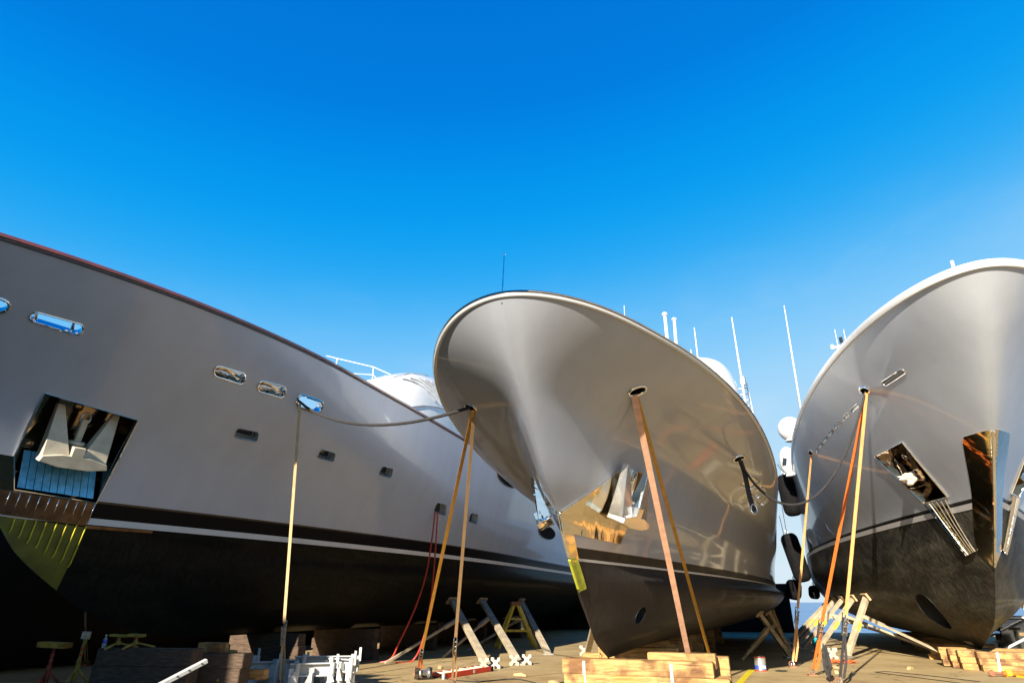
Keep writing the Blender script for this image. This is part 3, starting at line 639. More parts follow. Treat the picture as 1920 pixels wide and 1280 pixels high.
# --- right yacht
f3 = ell(16.15, 6.24, .16, .075, 20); f3b = ell(21.75, 6.01, .22, .08, 18)
s3 = rquad([(14.718,6.202),(15.498,6.192),(15.53,6.095),(14.753,6.110)], .4, 4)
strip3 = []
for i in range(7):
    a0 = 16.85 + i * .66; z0 = 6.13 - .026 * i; strip3.append(rquad([(a0,z0),(a0+.50,z0-.015),(a0+.55,z0-.09),(a0+.05,z0-.08)], .25, 3))
p3 = [(18.212,5.05),(16.781,5.071),(17.183,3.826),(18.156,3.833)]
thr3 = ell(21.7, 1.37, .62, .36, 26, -.55)
H3.shell('topsides', np.linspace(0, 1, 60), 190, M['hull3'], [(-1, f3), (-1, f3b), (-1, s3), (-1, p3), (1, p3)] + [(-1, p) for p in strip3])
H3.shell('bottom', np.linspace(-1, 0, 36), 160, M['hull3'], [(-1, thr3)], cap=True)
deck(H3, .74)
H3.sweep('rail_band', 1, [(-.06,-.085),(-.005,-.085),(.03,-.04),(.035,.035),(.015,.06),(-.12,.06)], M['white'])
opening(H3, 'fairlead', -1, f3, .03, .26, 'dark_in'); opening(H3, 'fairlead', -1, f3b, .026, .26, 'dark_in'); opening(H3, 'fairlead', -1, s3, .012, .12, 'chrome')
for p in strip3: opening(H3, 'portlight', -1, p, .008, .05, 'chrome')
opening(H3, 'thruster_tunnel', -1, thr3, 0, .4, 'antifoul_rust', sleeve='dark_in')
for side in (-1, 1):
    o, a, b, n = recess(H3, 'anchor_pocket', side, p3, .45, 'chrome_dark', .78)
    MB().tube(H3.outline(side, p3, .012), .022, 8, closed=True).build('frame', M['chrome'], o)
    br = []
    for i in range(6):
        t = i / 5
        pts = [(17.30 + .80 * t, 3.80), (17.62 + .52 * t, 3.25), (17.74 + .40 * t, 2.68 - .07 * t)]
        pp = []
        for k in range(9):
            u_ = k / 8; ss = pts[0][0]*(1-u_)**2 + 2*pts[1][0]*u_*(1-u_) + pts[2][0]*u_*u_ ; zz = pts[0][1]*(1-u_)**2 + 2*pts[1][1]*u_*(1-u_) + pts[2][1]*u_*u_
            pp.append(H3.P(ss, side, zz, .035))
        MB().tube(pp, .027, 8).build('guard_bar', M['chrome'], H3.root)
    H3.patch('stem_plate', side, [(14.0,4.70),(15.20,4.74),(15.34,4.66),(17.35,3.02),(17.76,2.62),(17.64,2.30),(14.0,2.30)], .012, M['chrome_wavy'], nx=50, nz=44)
rt = MB().tube([H3.loc(float(H3.s0z(z)) - .005, 0, float(z)) for z in np.linspace(4.70, 2.34, 20)], [.03]*20, 8); rt.build('stem_bar', M['chrome'], H3.root)
for a0, a1 in ((29.9,29.3),(27.5,27.1),(25.25,24.98)):
    MB().tube([H3.P(a0, -1, 4.15, .012), H3.P((a0+a1)/2+.08, -1, 3.95, .02), H3.P(a1, -1, 3.78, .012)], [.004,.022,.004], 6).build('vent_scoop', M['chrome'], H3.root)
MB().add([H3.P(a, -1, z, .004) for a, z in ((22.45,.62),(21.85,.62),(21.95,.53),(22.5,.53))], [(0,1,2,3)]).build('anode', M['cream'], H3.root)
h3 = loft(H3, 'deckhouse', [(25,2.2,6.0,7.6),(25.6,2.9,6.0,8.6),(27,3.15,6.0,9.1),(30,3.25,6.0,9.3),(36,3.25,6.0,9.3),(39,3.1,6.0,9.0)], M['white'], pw=.22)
for i in range(4): MB().box(H3.loc(27.6 + i * 2.3, -3.22 - (.04 if i else -.03), 7.75), (.06, 1.9, .85)).build('window', M['glass'], h3)
mast_tube(H3, 'antenna', (28,-3.08,8.9), (28,-2.95,14.03), [.05,.02], h3)
def dome(H, name, c, r, h, parent, z0=-1.0):
    pr = [(r*.55, z0*h)] + [(r*math.cos(a), h*math.sin(a)) for a in [R(x) for x in range(-60, 90, 15)]] + [(.01, h)]
    return MB().lathe(H.loc(*c), pr, n=24).build(name, M['white'], parent)
dome(H3, 'satellite_dome', (28,-3.62,8.35), .5, .52, h3); d2 = dome(H3, 'satellite_dome', (28,-3.92,7.0), .34, .62, h3)
MB().box(H3.loc(27.7,-4.05,6.95), (.16,.08,.28), Matrix.Rotation(.25, 3, 'Y')).build('window', M['glass'], d2)
MB().bar(H3.loc(28,-3.9,6.5), H3.loc(28,-2.9,6.9), .3, .2).bar(H3.loc(28,-3.6,7.9), H3.loc(28,-2.9,8.2), .35, .2).build('dome_bracket', M['white'], h3)
ms = MB().tube([H3.loc(26,-1.2,8.8), H3.loc(26,-1.12,11.1)], [.12,.07], 10).bar(H3.loc(26,-1.6,10.95), H3.loc(26,-.85,10.98), .1, .08)
ms.build('signal_mast', M['white'], h3)
mast_tube(H3, 'antenna', (26,-1.36,10.2), (26,-1.33,11.72), [.018,.012], h3); mast_tube(H3, 'antenna', (26,-1.05,10.8), (26,-1.02,11.66), [.02,.012], h3)
MB().lathe(H3.loc(26,-1.19,11.1), [(.07,0),(.07,.24),(.03,.26)], n=12).build('navigation_light', M['glass'], h3)
MB().lathe(H3.loc(26,-1.55,11.0), [(.05,0),(.06,.08),(.01,.12)], n=12).lathe(H3.loc(26,-.9,11.1), [(.05,.1),(.06,.2),(.01,.25)], n=12).build('camera_dome', M['white'], h3)
mast_tube(H3, 'bow_pole', (14,.0,6.2), (14,.04,8.16), [.04,.035])
# --- a fourth hull, dark, beyond the left one
H4 = Hull(20.6,-20.6,.12,3.6,[(z_-.73 if z_<1 else z_-.25, s_-7) for z_, s_ in [(.85,12),(1.2,9.9),(1.81,8.55),(2.45,7.6),(3.0,7.1),(4,6.05),(5,4.85),(6.5,3.0)]],
 [(-4,6.2),(30,5.8),(50,5.6)],[(-1,2.9,10,2,1),(-.8,3.4,10,2,1),(-.3,3.7,11,2,1),(0,3.7,15,2,1),(1,3.9,12,2,1.5)],46)
r4 = thing('yacht', 'dark blue black hull in deep shade beyond the stem of the left yacht', 'yacht', H4.N * H4.t0 + H4.D * H4.sf, -H4.th, 'yachts hauled out side by side'); H4.root = r4
H4.shell('hull', np.linspace(-1, 1, 50), 90, M['darkhull'], cap=True); deck(H4, .8)
# ------------------------------------------------------------------ setting
def local_pts(H, L_): return [H.D * a + H.N * b for a, b in L_]
def sheet(name, pts, z, mat, kind='structure', zside=None):
    mb = MB(); k = len(pts); top = [(p[0], p[1], z) for p in pts]; mb.add(top, [tuple(range(k))])
    if zside is not None:
        bot = [(p[0], p[1], zside) for p in pts]; mb.add(top + bot, [(i, (i+1) % k, k+(i+1) % k, k+i) for i in range(k)])
    o = mb.build(name, mat); o['kind'] = kind; return o
HS = H1  # shared heading of the yard
sheet('ground', local_pts(HS, [(-7,-27),(43,-27),(43,21),(-7,21)]), 0, M['ground'], zside=-1.6)
sheet('sea', [(-9000,-9000),(9000,-9000),(9000,9000),(-9000,9000)], -1.6, M['sea'])
ym = MB(); ym.add([(4.62,14.6,.004),(4.74,14.5,.004),(6.23,17.75,.004),(6.10,17.85,.004)], [(0,1,2,3)])
ln = ym.build('painted_line', M['yellow']); tag(ln, 'short faded yellow line painted on the concrete beside the paint pail', 'floor marking')
cr = MB()
for pts in ([(9.0,17.2),(9.35,17.35),(9.75,16.6),(10.2,15.2)], [(9.0,17.2),(9.15,16.5),(9.5,15.3),(9.65,14.6)]):
    cr.tube([(x, y, .008) for x, y in pts], .008, 6)
tag(cr.build('floor_joint', M['dark_in']), 'thin dark joints in the concrete in front of the right timber stack', 'floor joint')
blocker = thing('shade_blocker', 'added unseen tall shed on the quay behind the photographer, shading the left bow', 'blocker', H1.D * -6.4 + H1.N * -18.8, -H1.th)  # out-of-view block added to cast shade on the left bow
MB().box((-.2,-.4,4.4),(16.6,1.6,8.8)).build('wall', M['slat'], blocker); MB().box((-.2,-.4,8.9),(17.2,2.2,.2)).build('roof', M['steel_dull'], blocker)
low_blocker = thing('shade_blocker', 'added unseen low shed wing behind the photographer, right of the tall shed', 'blocker', H1.D * -6.4 + H1.N * -6.1, -H1.th)  # lower unseen block, added to shade the foreground and dim its bounce
MB().box((0,-.4,3.0),(8.6,1.6,6.0)).build('wall', M['slat'], low_blocker); MB().box((0,-.4,6.08),(8.9,2.2,.16)).build('roof', M['steel_dull'], low_blocker)
# far bulkhead behind the middle of the yard, in the shade of the hulls
wl = thing('bulkhead_wall', 'low dark steel wall at the far edge of the yard behind the keel blocks', 'wall', H1.D * 42 + H1.N * -12, -H1.th)
MB().box((-2,0,1.3), (31,.4,2.6)).build('panel', M['darkhull'], wl)
for i in range(12): MB().box((-17 + i * 2.7, -.3, 1.25), (.18,.2,2.5)).build('stiffener', M['darkhull'], wl)
# ------------------------------------------------------------------ anchors
def anchor(label, H, side, ss, z, off, width, mat, lean=0.0, tilt=0, up=(1.0)):
    c = H.world(H.P(ss, side, z, off)); rot = H.root.matrix_basis.to_3x3()
    n = rot @ H.nrm(ss, side, z)
    e = .3; ax = (H.world(H.P(ss + e, side, z)) - H.world(H.P(ss - e, side, z))).normalized()
    y = n.cross(ax); 
    if y.z < 0: y = -y
    x = y.cross(n)
    if tilt: q = Matrix.Rotation(tilt, 3, n); x = q @ x; y = q @ y
    if lean: q = Matrix.Rotation(lean, 3, x); y = q @ y; n = q @ n
    t = thing('anchor', label, 'anchor', c)
    m = Matrix((x * width, y * width, n * width)).transposed().to_4x4(); m.translation = c
    t.matrix_world = m
    MB().prism([(-.5,.0),(-.47,.09),(-.2,.15),(-.09,.15),(-.09,.30),(.09,.30),(.09,.15),(.2,.15),(.47,.09),(.5,.0),(.22,-.055),(-.22,-.055)], (0,0,0), (1,0,0), (0,1,0), (0,0,1), -.04, .28).build('crown', M[mat], t, bevel=.008)
    for sx in (-1, 1):
        x0 = sx * .27; lx = x0 + sx * .10
        lx = x0 + sx * .15
        b0 = [(x0-.20,.08,.22),(x0+.20,.08,.22),(x0+.21,.06,-.04),(x0-.21,.06,-.04)]; b1 = [(lx-.05,.92,.03),(lx+.05,.92,.03),(lx+.06,.92,-.05),(lx-.06,.92,-.05)]
        MB().add(b0 + b1, [(0,1,5,4),(1,2,6,5),(2,3,7,6),(3,0,4,7),(0,3,2,1),(4,5,6,7)]).build('fluke', M[mat], t, bevel=.006)
    MB().box((0,.42,-.02), (.10,.66,.09)).lathe((0,.34,-.02), [(.13,-.03),(.13,.03)], axis=(0,1,0), n=18).build('shank', M[mat], t, bevel=.012)
    MB().tube([(.07*math.cos(a), .76 + .09*math.sin(a), -.02) for a in [2*math.pi*i/14 for i in range(14)]], .02, 8, closed=True).build('shackle', M['steel_dull'], t)
    return t
anchor('cream painted anchor stowed in the dark steel pocket of the left yacht', H1, 1, 7.80, 3.97, -.06, 1.12, 'cream', lean=-.10, tilt=0)
anchor('polished anchor on the gold reflecting bow plate of the middle yacht, facing the right yacht', H2, 1, 10.70, 2.92, .12, 1.0, 'satin_steel', lean=-.08)
anchor('polished anchor on the narrow bow plate of the middle yacht, facing the left yacht', H2, -1, 10.55, 2.93, .10, .82, 'chrome', lean=-.08)
anchor('steel anchor in the bow pocket of the right yacht with a cloth wrapped on it', H3, -1, 17.72, 4.2, -.22, .85, 'chrome_dark')
anchor('steel anchor in the far side bow pocket of the right yacht, at the photo edge', H3, 1, 17.72, 4.2, -.22, .85, 'chrome_dark')
# cloth in the right yacht's pocket
def crumple(name, label, cat, c, r, mat, seed=1, flat=1.0, elong=(1,1,1)):
    bm = bmesh.new(); bmesh.ops.create_icosphere(bm, subdivisions=4, radius=1)
    for v in bm.verts:
        d = noise.noise(v.co * 2.1 + Vector((seed, 0, 0))) * .6 + noise.noise(v.co * 5 + Vector((0, seed, 0))) * .25
        v.co *= (1 + d) ; v.co = Vector((v.co.x * r * elong[0], v.co.y * r * elong[1], v.co.z * r * flat * elong[2]))
    for f in bm.faces: f.smooth = False
    me = bpy.data.meshes.new(name); bm.to_mesh(me); bm.free()
    o = mesh_obj(name, me, M[mat]); o.location = c; return tag(o, label, cat)
c = H3.world(H3.P(17.72, -1, 4.36, -.02)); crumple('cloth', 'crumpled beige cloth stuffed round the anchor of the right yacht', 'cloth', c, .17, 'cloth', 3, .75, (1.5, 1, 1))
# ------------------------------------------------------------------ tie-down straps
def ribbon(mb, pts, w, wd, th=.006, twist=0):
    pts = [Vector(p) for p in pts]; n = len(pts); vs = []
    for i, p in enumerate(pts):
        t = (pts[min(i+1, n-1)] - pts[max(i-1, 0)]).normalized(); x = (Vector(wd) - t * Vector(wd).dot(t)).normalized()
        if twist: x = Matrix.Rotation(twist * i / (n-1), 3, t) @ x
        y = t.cross(x); ww = w(i/(n-1)) if callable(w) else w
        vs += [p + x*ww/2 + y*th/2, p - x*ww/2 + y*th/2, p - x*ww/2 - y*th/2, p + x*ww/2 - y*th/2]
    fs = [(4*i+j, 4*i+(j+1)%4, 4*i+4+(j+1)%4, 4*i+4+j) for i in range(n-1) for j in range(4)] + [(0,1,2,3), (4*n-4,4*n-3,4*n-2,4*n-1)]
    mb.add(vs, fs)
def strap(label, top, base, mat, w=.11, rat=.9, twist=0, wd=(1,0,0), sag=0, tail=True, ratmat='zinc', lower=None):
    base = Vector(base); top = Vector(top)
    t = thing('tie_down_strap', label, 'strap', base, 0, 'tie-down straps holding the yachts')
    a = top - base; L_ = a.length; d = a / L_; wd = Vector(wd)
    n = 22; pts = []
    for i in range(n):
        u = i / (n - 1); p = d * (rat + .30) * (1 - u) + a * u; p.z -= sag * 4 * u * (1 - u); pts.append(p)
    mb = MB(); ribbon(mb, pts, w, wd, .007, twist); mb.build('webbing', M[mat], t)
    # ratchet
    x = (wd - d * wd.dot(d)).normalized(); y = d.cross(x); r0 = d * rat
    fr = MB()
    for sx in (-1, 1): fr.bar(r0 + x * sx * w * .56 - d * .12, r0 + x * sx * w * .56 + d * .24, .012, .07, y)
    for k in (-.06, .06, .18): fr.tube([r0 + d * k - x * w * .62, r0 + d * k + x * w * .62], .016, 8)
    fr.build('ratchet', M[ratmat], t)
    hd = MB(); 
    for sx in (-1, 1): hd.bar(r0 + x * sx * w * .42 + y * .05, r0 + x * sx * w * .42 + y * .09 + d * .34, .01, .03, y)
    hd.tube([r0 + y * .09 + d * .34 - x * w * .45, r0 + y * .09 + d * .34 + x * w * .45], .013, 8); hd.build('ratchet_handle', M[ratmat], t)
    lo = MB(); ribbon(lo, [r0 - d * .02, r0 * .55, d * .16], w * .8, wd, .007); lo.build('lower_webbing', M[lower or mat], t)
    if tail:
        tl = MB(); ribbon(tl, [r0 + y*.03 + d*.1, r0 * .8 + x * w * .6 + y * .03, r0 * .45 + x * w * 1.3, r0 * .12 + x * w * 1.1 + Vector((0,0,.02))], w * .7, wd, .006, .8); tl.build('loose_tail', M[lower or mat], t)
    hk = MB().tube([d * .17, d * .1 + x * .03, d * .03 + x * .02, d * .03 - x * .03, d * .08 - x * .03], .011, 8)
    hk.build('hook', M['steel_dull'], t)
    rg = MB().tube([(.075*math.cos(q), .03*math.sin(q), .07 + .065*math.sin(q)) for q in [2*math.pi*i/16 for i in range(16)]], .013, 8, closed=True).box((0,0,.012), (.2,.16,.024))
    rg.build('deck_ring', M['rust'], t)
    return t
def HP(H, ss, side, z, off=.02): return H.world(H.P(ss, side, z, off))
strap('pale yellow strap from the rearmost fairlead of the left yacht down to the white frames', HP(H1,11.16,1,5.90,.03), (-4.72,14.2,0), 'web_pale', .06, .9, .5)
strap('yellow strap from the small left fairlead of the middle yacht to the concrete', HP(H2,9.33,-1,4.67), (-2.30,16.8,0), 'web_yellow', .065, .75, .3, lower='web_orange')
strap('brown strap from the small left fairlead of the middle yacht, right of its yellow pair', HP(H2,9.40,-1,4.66), (-1.26,14.6,0), 'web_brown', .06, 1.0, .4)
strap('wide salmon pink strap from the round fairlead of the middle yacht to the ground', HP(H2,9.13,1,4.56), (3.68,14.05,0), 'web_pink', .10, .55, .0)
strap('amber strap beside the salmon one, from the round fairlead of the middle yacht', HP(H2,9.20,1,4.555,.05), (4.58,15.6,0), 'web_yellow', .062, .75, .25)
strap('thin orange strap from the small rear fairlead of the right yacht down to the concrete', HP(H3,21.75,-1,5.96), (7.50,18.5,0), 'web_light', .07, 1.25, .6, ratmat='steel_white')
strap('bright orange strap from the front fairlead of the right yacht', HP(H3,16.18,-1,6.19), (7.12,16.5,0), 'web_orange', .08, 1.0, .15)
strap('faded light orange strap beside the bright orange one on the right yacht, nearest the camera', HP(H3,16.12,-1,6.185,.05), (6.84,14.6,0), 'web_light', .075, 1.1, .1, lower='rope_black')
strap('bright orange strap from the round fairlead at the photo edge of the left yacht', HP(H1,5.42,1,5.95,.03), H1.D*6.4+H1.N*-9.9, 'web_orange', .10, .8, .2)
strap('thin pale strap on the far side of the left yacht, beyond its stem', HP(H1,9.9,-1,5.9), H1.D*13.6+H1.N*-17.6, 'web_pale', .05, .8, .3)
# ------------------------------------------------------------------ ropes and hoses
def catenary(a, b, sag, n=28, skew=1.0):
    a = Vector(a); b = Vector(b); out = []
    for i in range(n):
        u = i / (n-1); p = a.lerp(b, u); k = u ** skew; p.z -= sag * 4 * k * (1 - k); out.append(p)
    return out
def line(name, label, cat, pts, r, mat, n=8):
    o = MB().tube(pts, r, n).build(name, M[mat], origin=tuple(pts[0])); return tag(o, label, cat)
line('mooring_rope', 'dark rope slung from the left yacht to the small fairlead of the middle yacht', 'rope', [HP(H1,11.12,1,5.93,-.1)] + catenary(HP(H1,11.2,1,5.91,.05), HP(H2,9.3,-1,4.70,.0), .42, 30, .9), .030, 'rope_black')
line('mooring_rope', 'dark rope slung in a deep curve between the middle and the right yacht', 'rope', catenary(HP(H2,13.76,1,4.40,.02), HP(H3,16.15,-1,6.21,.02), 1.55, 40, .82), .026, 'rope_black')
p = HP(H2,13.85,1,4.39,.03); dn = MB(); ribbon(dn, [p, p + Vector((.05,0,-.25)), p + Vector((.09,.02,-.75)), p + Vector((.14,.02,-1.05))], .10, (1,.3,0), .02, .3)
o = dn.build('hanging_strap', M['rope_black'], origin=tuple(p)); tag(o, 'short black strap hanging loose from the side fairlead of the middle yacht', 'strap')
MB().tube([Vector((.14,.02,-1.0)) + Vector((.06*math.cos(a),0,.10*math.sin(a))) for a in [2*math.pi*i/14 for i in range(14)]], .018, 8, closed=True).build('end_ring', M['zinc'], o)
def curve3(pts, n=12):
    P_ = [Vector(p) for p in pts]; out = []
    for i in range(len(P_)-1):
        p0 = P_[max(i-1,0)]; p1 = P_[i]; p2 = P_[i+1]; p3_ = P_[min(i+2,len(P_)-1)]
        for j in range(n):
            t = j/n; out.append(.5*((2*p1)+(p2-p0)*t+(2*p0-5*p1+4*p2-p3_)*t*t+(3*p1-p0-3*p2+p3_)*t**3))
    return out + [P_[-1]]
tp = HP(H1,18.25,1,4.30,.03)
line('hose', 'red hose hanging from a porthole of the left yacht, the left one of the pair', 'hose', curve3([tp, (-2.62,20.3,2.63), (-2.88,20.2,1.57), (-3.29,20,.56), (-3.62,20,.03), (-4.6,20.2,.02)]), .024, 'rope_red')
line('hose', 'red hose hanging from a porthole of the left yacht, the right one of the pair', 'hose', curve3([tp + Vector((.08,0,0)), (-2.42,20.3,2.63), (-2.48,20.2,1.57), (-2.62,20,.56), (-2.9,20,.03), (-3.3,19.6,.02)]), .024, 'rope_red')
# ------------------------------------------------------------------ fenders
def fender(label, c, L_, r, tilt, top):
    c = Vector(c); t = thing('fender', label, 'fender', c, 0, 'black fenders between the middle and the right yacht')
    ax = Vector((math.sin(tilt), 0, math.cos(tilt)))
    pr = [(.02,-L_/2)] + [(r*(.35+.65*math.sin(a)), -L_/2+ r*.8*(1-math.cos(a))) for a in [R(x) for x in (5,20,40,60,75,90)]]
    pr += [(r2, -h) for r2, h in pr[::-1]]
    MB().lathe((0,0,0), pr, axis=ax, n=22).build('body', M['black'], t)
    e = ax * (L_/2)
    MB().tube([e, e + ax*.12, Vector(top) - c], .014, 6).build('lanyard', M['rope_black'], t)
    MB().tube([e + ax*.09 + Vector((.06*math.cos(a),0,.08*math.sin(a))) for a in [2*math.pi*i/12 for i in range(12)]], .015, 6, closed=True).build('eye', M['steel_dull'], t)
fender('black fender hanging highest between the middle and right yachts', (11.98,27,5.85), 1.75, .37, -.10, (11.7,27,7.2))
fender('long black fender hanging between the yachts, above the sea view', (13.12,30,3.5), 2.15, .38, -.20, (12.7,29.6,6.6))
fender('short black fender hanging lowest, beside the stern of the middle yacht', (13.62,32,2.15), .9, .36, .2, (13.1,31,5.5))
fender('small round black fender against the dark bottom of the right yacht', (15.05,33,2.05), .62, .26, .1, (15.6,32.6,4.0))
fender('long black fender tight against the blue reflecting side of the right yacht', (12.78,27.6,6.2), 2.5, .26, -.12, (12.4,27.4,7.6))
# ------------------------------------------------------------------ shores
def xfoot(label, c, rz=0, s=.26):
    c = Vector(c); t = MB(); k = s / 2
    def X(oy):
        arm = [(-1,-1),(-.45,-1),(-.30,-.6),(0,-.42),(.30,-.6),(.45,-1),(1,-1),(1,-.45),(.6,-.25),(.45,0),(.6,.25),(1,.45),(1,1),(.45,1),(.30,.6),(0,.42),(-.30,.6),(-.45,1),(-1,1),(-1,.45),(-.6,.25),(-.45,0),(-.6,-.25),(-1,-.45)]
        t.prism([(x*k, z*k) for x, z in arm], (0,0,k), (1,0,0), (0,0,1), (0,1,0), oy-.05, oy+.05)
    X(0)
    o = t.build('wheel_chock', M['cream'], bevel=.006); o.location = c; o.rotation_euler = (0,0,rz)
    return tag(o, label, 'chock', 'white X shaped chocks at the feet of the shores')
def shore(label, foot, head, brace, n, w=.17, mat='shore', band=True, group='shores propping the hulls', sub=.45):
    foot = Vector(foot); head = Vector(head) - foot; t = thing('hull_shore', label, 'shore', foot, 0, group)
    n = Vector(n); u = Vector((0,0,1)); L_ = head.length; d = head/L_
    pst = MB().bar((0,0,.02), head - d*.05, w, w*.62, u)
    pst.build('post', M[mat], t, bevel=.006)
    if band: MB().bar(d*L_*sub, d*L_*(sub+.12), w+.012, w*.62+.012, u).build('band', M['shore_yellow'], t)
    x = n.cross(u); x = x.normalized() if x.length > .01 else Vector((1,0,0)); y = n.cross(x)
    m_ = Matrix((x, y, n)).transposed()
    MB().box(head + n*.045, (.62,.24,.07), m_).build('pad', M['pad_wood'], t, bevel=.01)
    MB().box((0,0,.02), (w*1.7, w*1.7,.04)).build('foot_plate', M['steel_dull'], t)
    if brace is not None:
        b = Vector(brace) - foot; a = d*L_*.68
        MB().bar(a, a.lerp(b,.25), w*.62, w*.5, u).bar(a.lerp(b,.25), b, w*.34, w*.34, u).build('brace', M[mat], t)
    return t
def hull_pt(H, ss, side, z):
    return HP(H, ss, side, z, 0), H.root.matrix_basis.to_3x3() @ H.nrm(ss, side, z)
# left yacht
for i, (ss, foot, br, lb) in enumerate(((21.3,(-.63,18.21,0),(-3.6,19.6,0),'long cream shore under the left yacht with its foot beside the red ladder'),
        (23.55,(.20,19.2,0),(-2.2,21.4,0),'long cream shore under the left yacht, middle one of its row'),
        (27.5,(1.21,22.87,0),(-1.6,24.5,0),'greyish shore under the left yacht, farthest of its row beside the yellow trestle'))):
    hp, n_ = hull_pt(H1, ss, 1, 1.68); shore(lb, foot, hp, br, n_, .20, band=False)
xfoot('white X shaped chock at the foot of the nearest left shore, by the ladder', (-.74,17.95,0), .3)
xfoot('white X shaped chock just right of the ladder end, leaning on the nearest shore', (-.42,18.15,0), -.3)
xfoot('white X shaped chock on the left of the second shore foot', (.06,19.0,0), .2)
xfoot('white X shaped chock on the right of the second shore foot', (.42,19.2,0), -.2)
xfoot('white X shaped chock behind the left end of the middle timber stack', (2.35,22.3,0), .1, .30)
hp, n_ = hull_pt(H2, 19.4, -1, 1.25); shore('short cream shore just left of the keel of the middle yacht', (2.45,22.5,0), hp, None, n_, .18, band=False)
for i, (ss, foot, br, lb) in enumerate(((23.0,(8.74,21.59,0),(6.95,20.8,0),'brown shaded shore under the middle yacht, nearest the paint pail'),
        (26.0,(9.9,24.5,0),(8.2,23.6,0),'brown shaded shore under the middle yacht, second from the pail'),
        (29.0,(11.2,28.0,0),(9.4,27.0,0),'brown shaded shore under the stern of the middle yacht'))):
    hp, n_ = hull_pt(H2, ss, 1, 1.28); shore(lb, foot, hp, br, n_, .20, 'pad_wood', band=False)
# right yacht, the sunlit row
names3 = ['sunlit cream shore nearest the camera under the right yacht, with a tan pad', 'sunlit cream shore second in the row under the right yacht, with a brown pad',
 'sunlit cream shore third in the row under the right yacht', 'sunlit cream shore fourth in the row under the right yacht', 'sunlit cream shore fifth in the row under the right yacht',
 'sunlit cream shore sixth in the row under the right yacht', 'sunlit cream shore seventh in the row, nearest the sea']
for i in range(7):
    ss = [25.5,27.1,28.9,30.7,32.6,34.5,36.5][i]; hp, n_ = hull_pt(H3, ss, -1, 1.78 - .02*i)
    ft = H3.D * (ss - 1.25) + H3.N * (H3.t0 - float(H3.hz(ss, 1.75)) - [.98,1.55,1.7,1.75,1.8,1.8,1.8][i])
    br = H3.D * (ss - 2.2 + .3*i) + H3.N * (H3.t0 - .2)
    shore(names3[i], ft, hp, br, n_, .17 if i else .19, sub=.42)
for i in range(3):
    ss = 25.5 + i*2.4; hp, n_ = hull_pt(H3, ss, 1, 1.6)
    ft = H3.D * (ss - .6) + H3.N * (H3.t0 + 4.3); br = H3.D * (ss - .4) + H3.N * (H3.t0 + .6)
    shore(['white shore on the far side of the right yacht, at the photo edge','white shore behind the first one on the far side of the right yacht','farthest white shore on the far side of the right yacht'][i], ft, hp, br, n_, .17, 'steel_white')
xfoot('white X shaped chock by the foot of the nearest right yacht shore', (9.60,20.6,0), .2, .34)
# yellow trestle
tr = thing('trestle', 'yellow A shaped trestle in the shade under the left yacht', 'trestle', (.15,26.0,0), .2)
for sx in (-1,1):
    for sy in (-1,1):
        MB().bar((sx*.75, sy*.35, 0), (sx*.10, sy*.05, 1.5), .13,.10).build('leg', M['shore_yellow'], tr)
MB().bar((-.45,-.2,.6),(.45,-.2,.6),.08,.08).bar((-.3,-.15,1.0),(.3,-.15,1.0),.05,.05).build('crossbar', M['shore_yellow'], tr)
MB().box((0,0,1.55),(.4,.3,.14)).build('head', M['rust'], tr)
# ------------------------------------------------------------------ timber
rng = random.Random(11)
def beam(label, c, L_, w, h, rz, mat='timber', group=None, bev=.010):
    bm = MB(); bm.box((0,0,0),(L_,w,h)); o = bm.build('keel_block', M[mat], bevel=bev, seg=2)
    o.location = c; o.rotation_euler = (0,0,rz); tag(o, label, 'timber block', group); return o
rz = -H1.th
def LW(H, ss, t, z): return H.D * ss + H.N * t + Vector((0,0,z))
g2 = 'timber beams stacked under the keel of the middle yacht'
hN = .232
cz = [hN*.5, hN*1.5 + .003, hN*2.5 + .006]
# t of the stack: from -3.35 to -1.0, front face at s = 11.55
beam('top front beam of the middle timber stack, with a dark burnt knot, under the forefoot', LW(H1,11.70,-2.15,cz[2]), 2.52,.29,hN,rz,group=g2)
beam('second front beam of the middle timber stack, just under the top one', LW(H1,11.69,-2.02,cz[1]), 2.72,.29,hN,rz+.006,group=g2)
beam('bottom front beam of the middle timber stack', LW(H1,11.70,-2.1,cz[0]), 2.8,.29,hN,rz,group=g2)
beam('raised beam lying behind the front row of the middle stack, on its right', LW(H1,12.03,-1.42,cz[2]+.10), 1.12,.28,hN,rz-.02,group=g2)
beam('beam under the raised one in the second row of the middle stack', LW(H1,12.03,-1.75,cz[1]-.02), 2.2,.28,hN+.03,rz,group=g2)
beam('bottom beam in the second row of the middle stack', LW(H1,12.03,-1.75,cz[0]-.004), 2.2,.28,hN-.01,rz,group=g2)
beam('short upright end beam at the right end of the middle stack', LW(H1,12.42,-.95,.57), .55,.30,.33,rz,group=g2)
beam('squat beam under the short end beam of the middle stack', LW(H1,12.42,-.98,.20), .58,.30,.40,rz,group=g2)
beam('small timber wedge on top of the middle stack, left of the forefoot', LW(H1,12.06,-3.0,cz[2]+.13), .36,.2,.10,rz+.1,group=g2,bev=.03)
beam('beam supporting the wedge in the second row of the middle stack', LW(H1,12.06,-3.05,cz[2]-.02), .6,.26,hN,rz,group=g2)
for t_, lb in ((-3.02,'thin pale steel strip nailed upright on the left of the middle timber stack'), (-1.55,'thin pale steel strip nailed upright on the right of the middle timber stack')):
    st_ = MB().box((0,0,0),(.045,.012,.46)); o = st_.build('steel_strip', M['steel_white']); o.location = LW(H1,11.545,t_,.44); o.rotation_euler = (0,0,rz); tag(o, lb, 'metal strip')
for sx, yy in ((-.2,0),(.2,.0)): pass
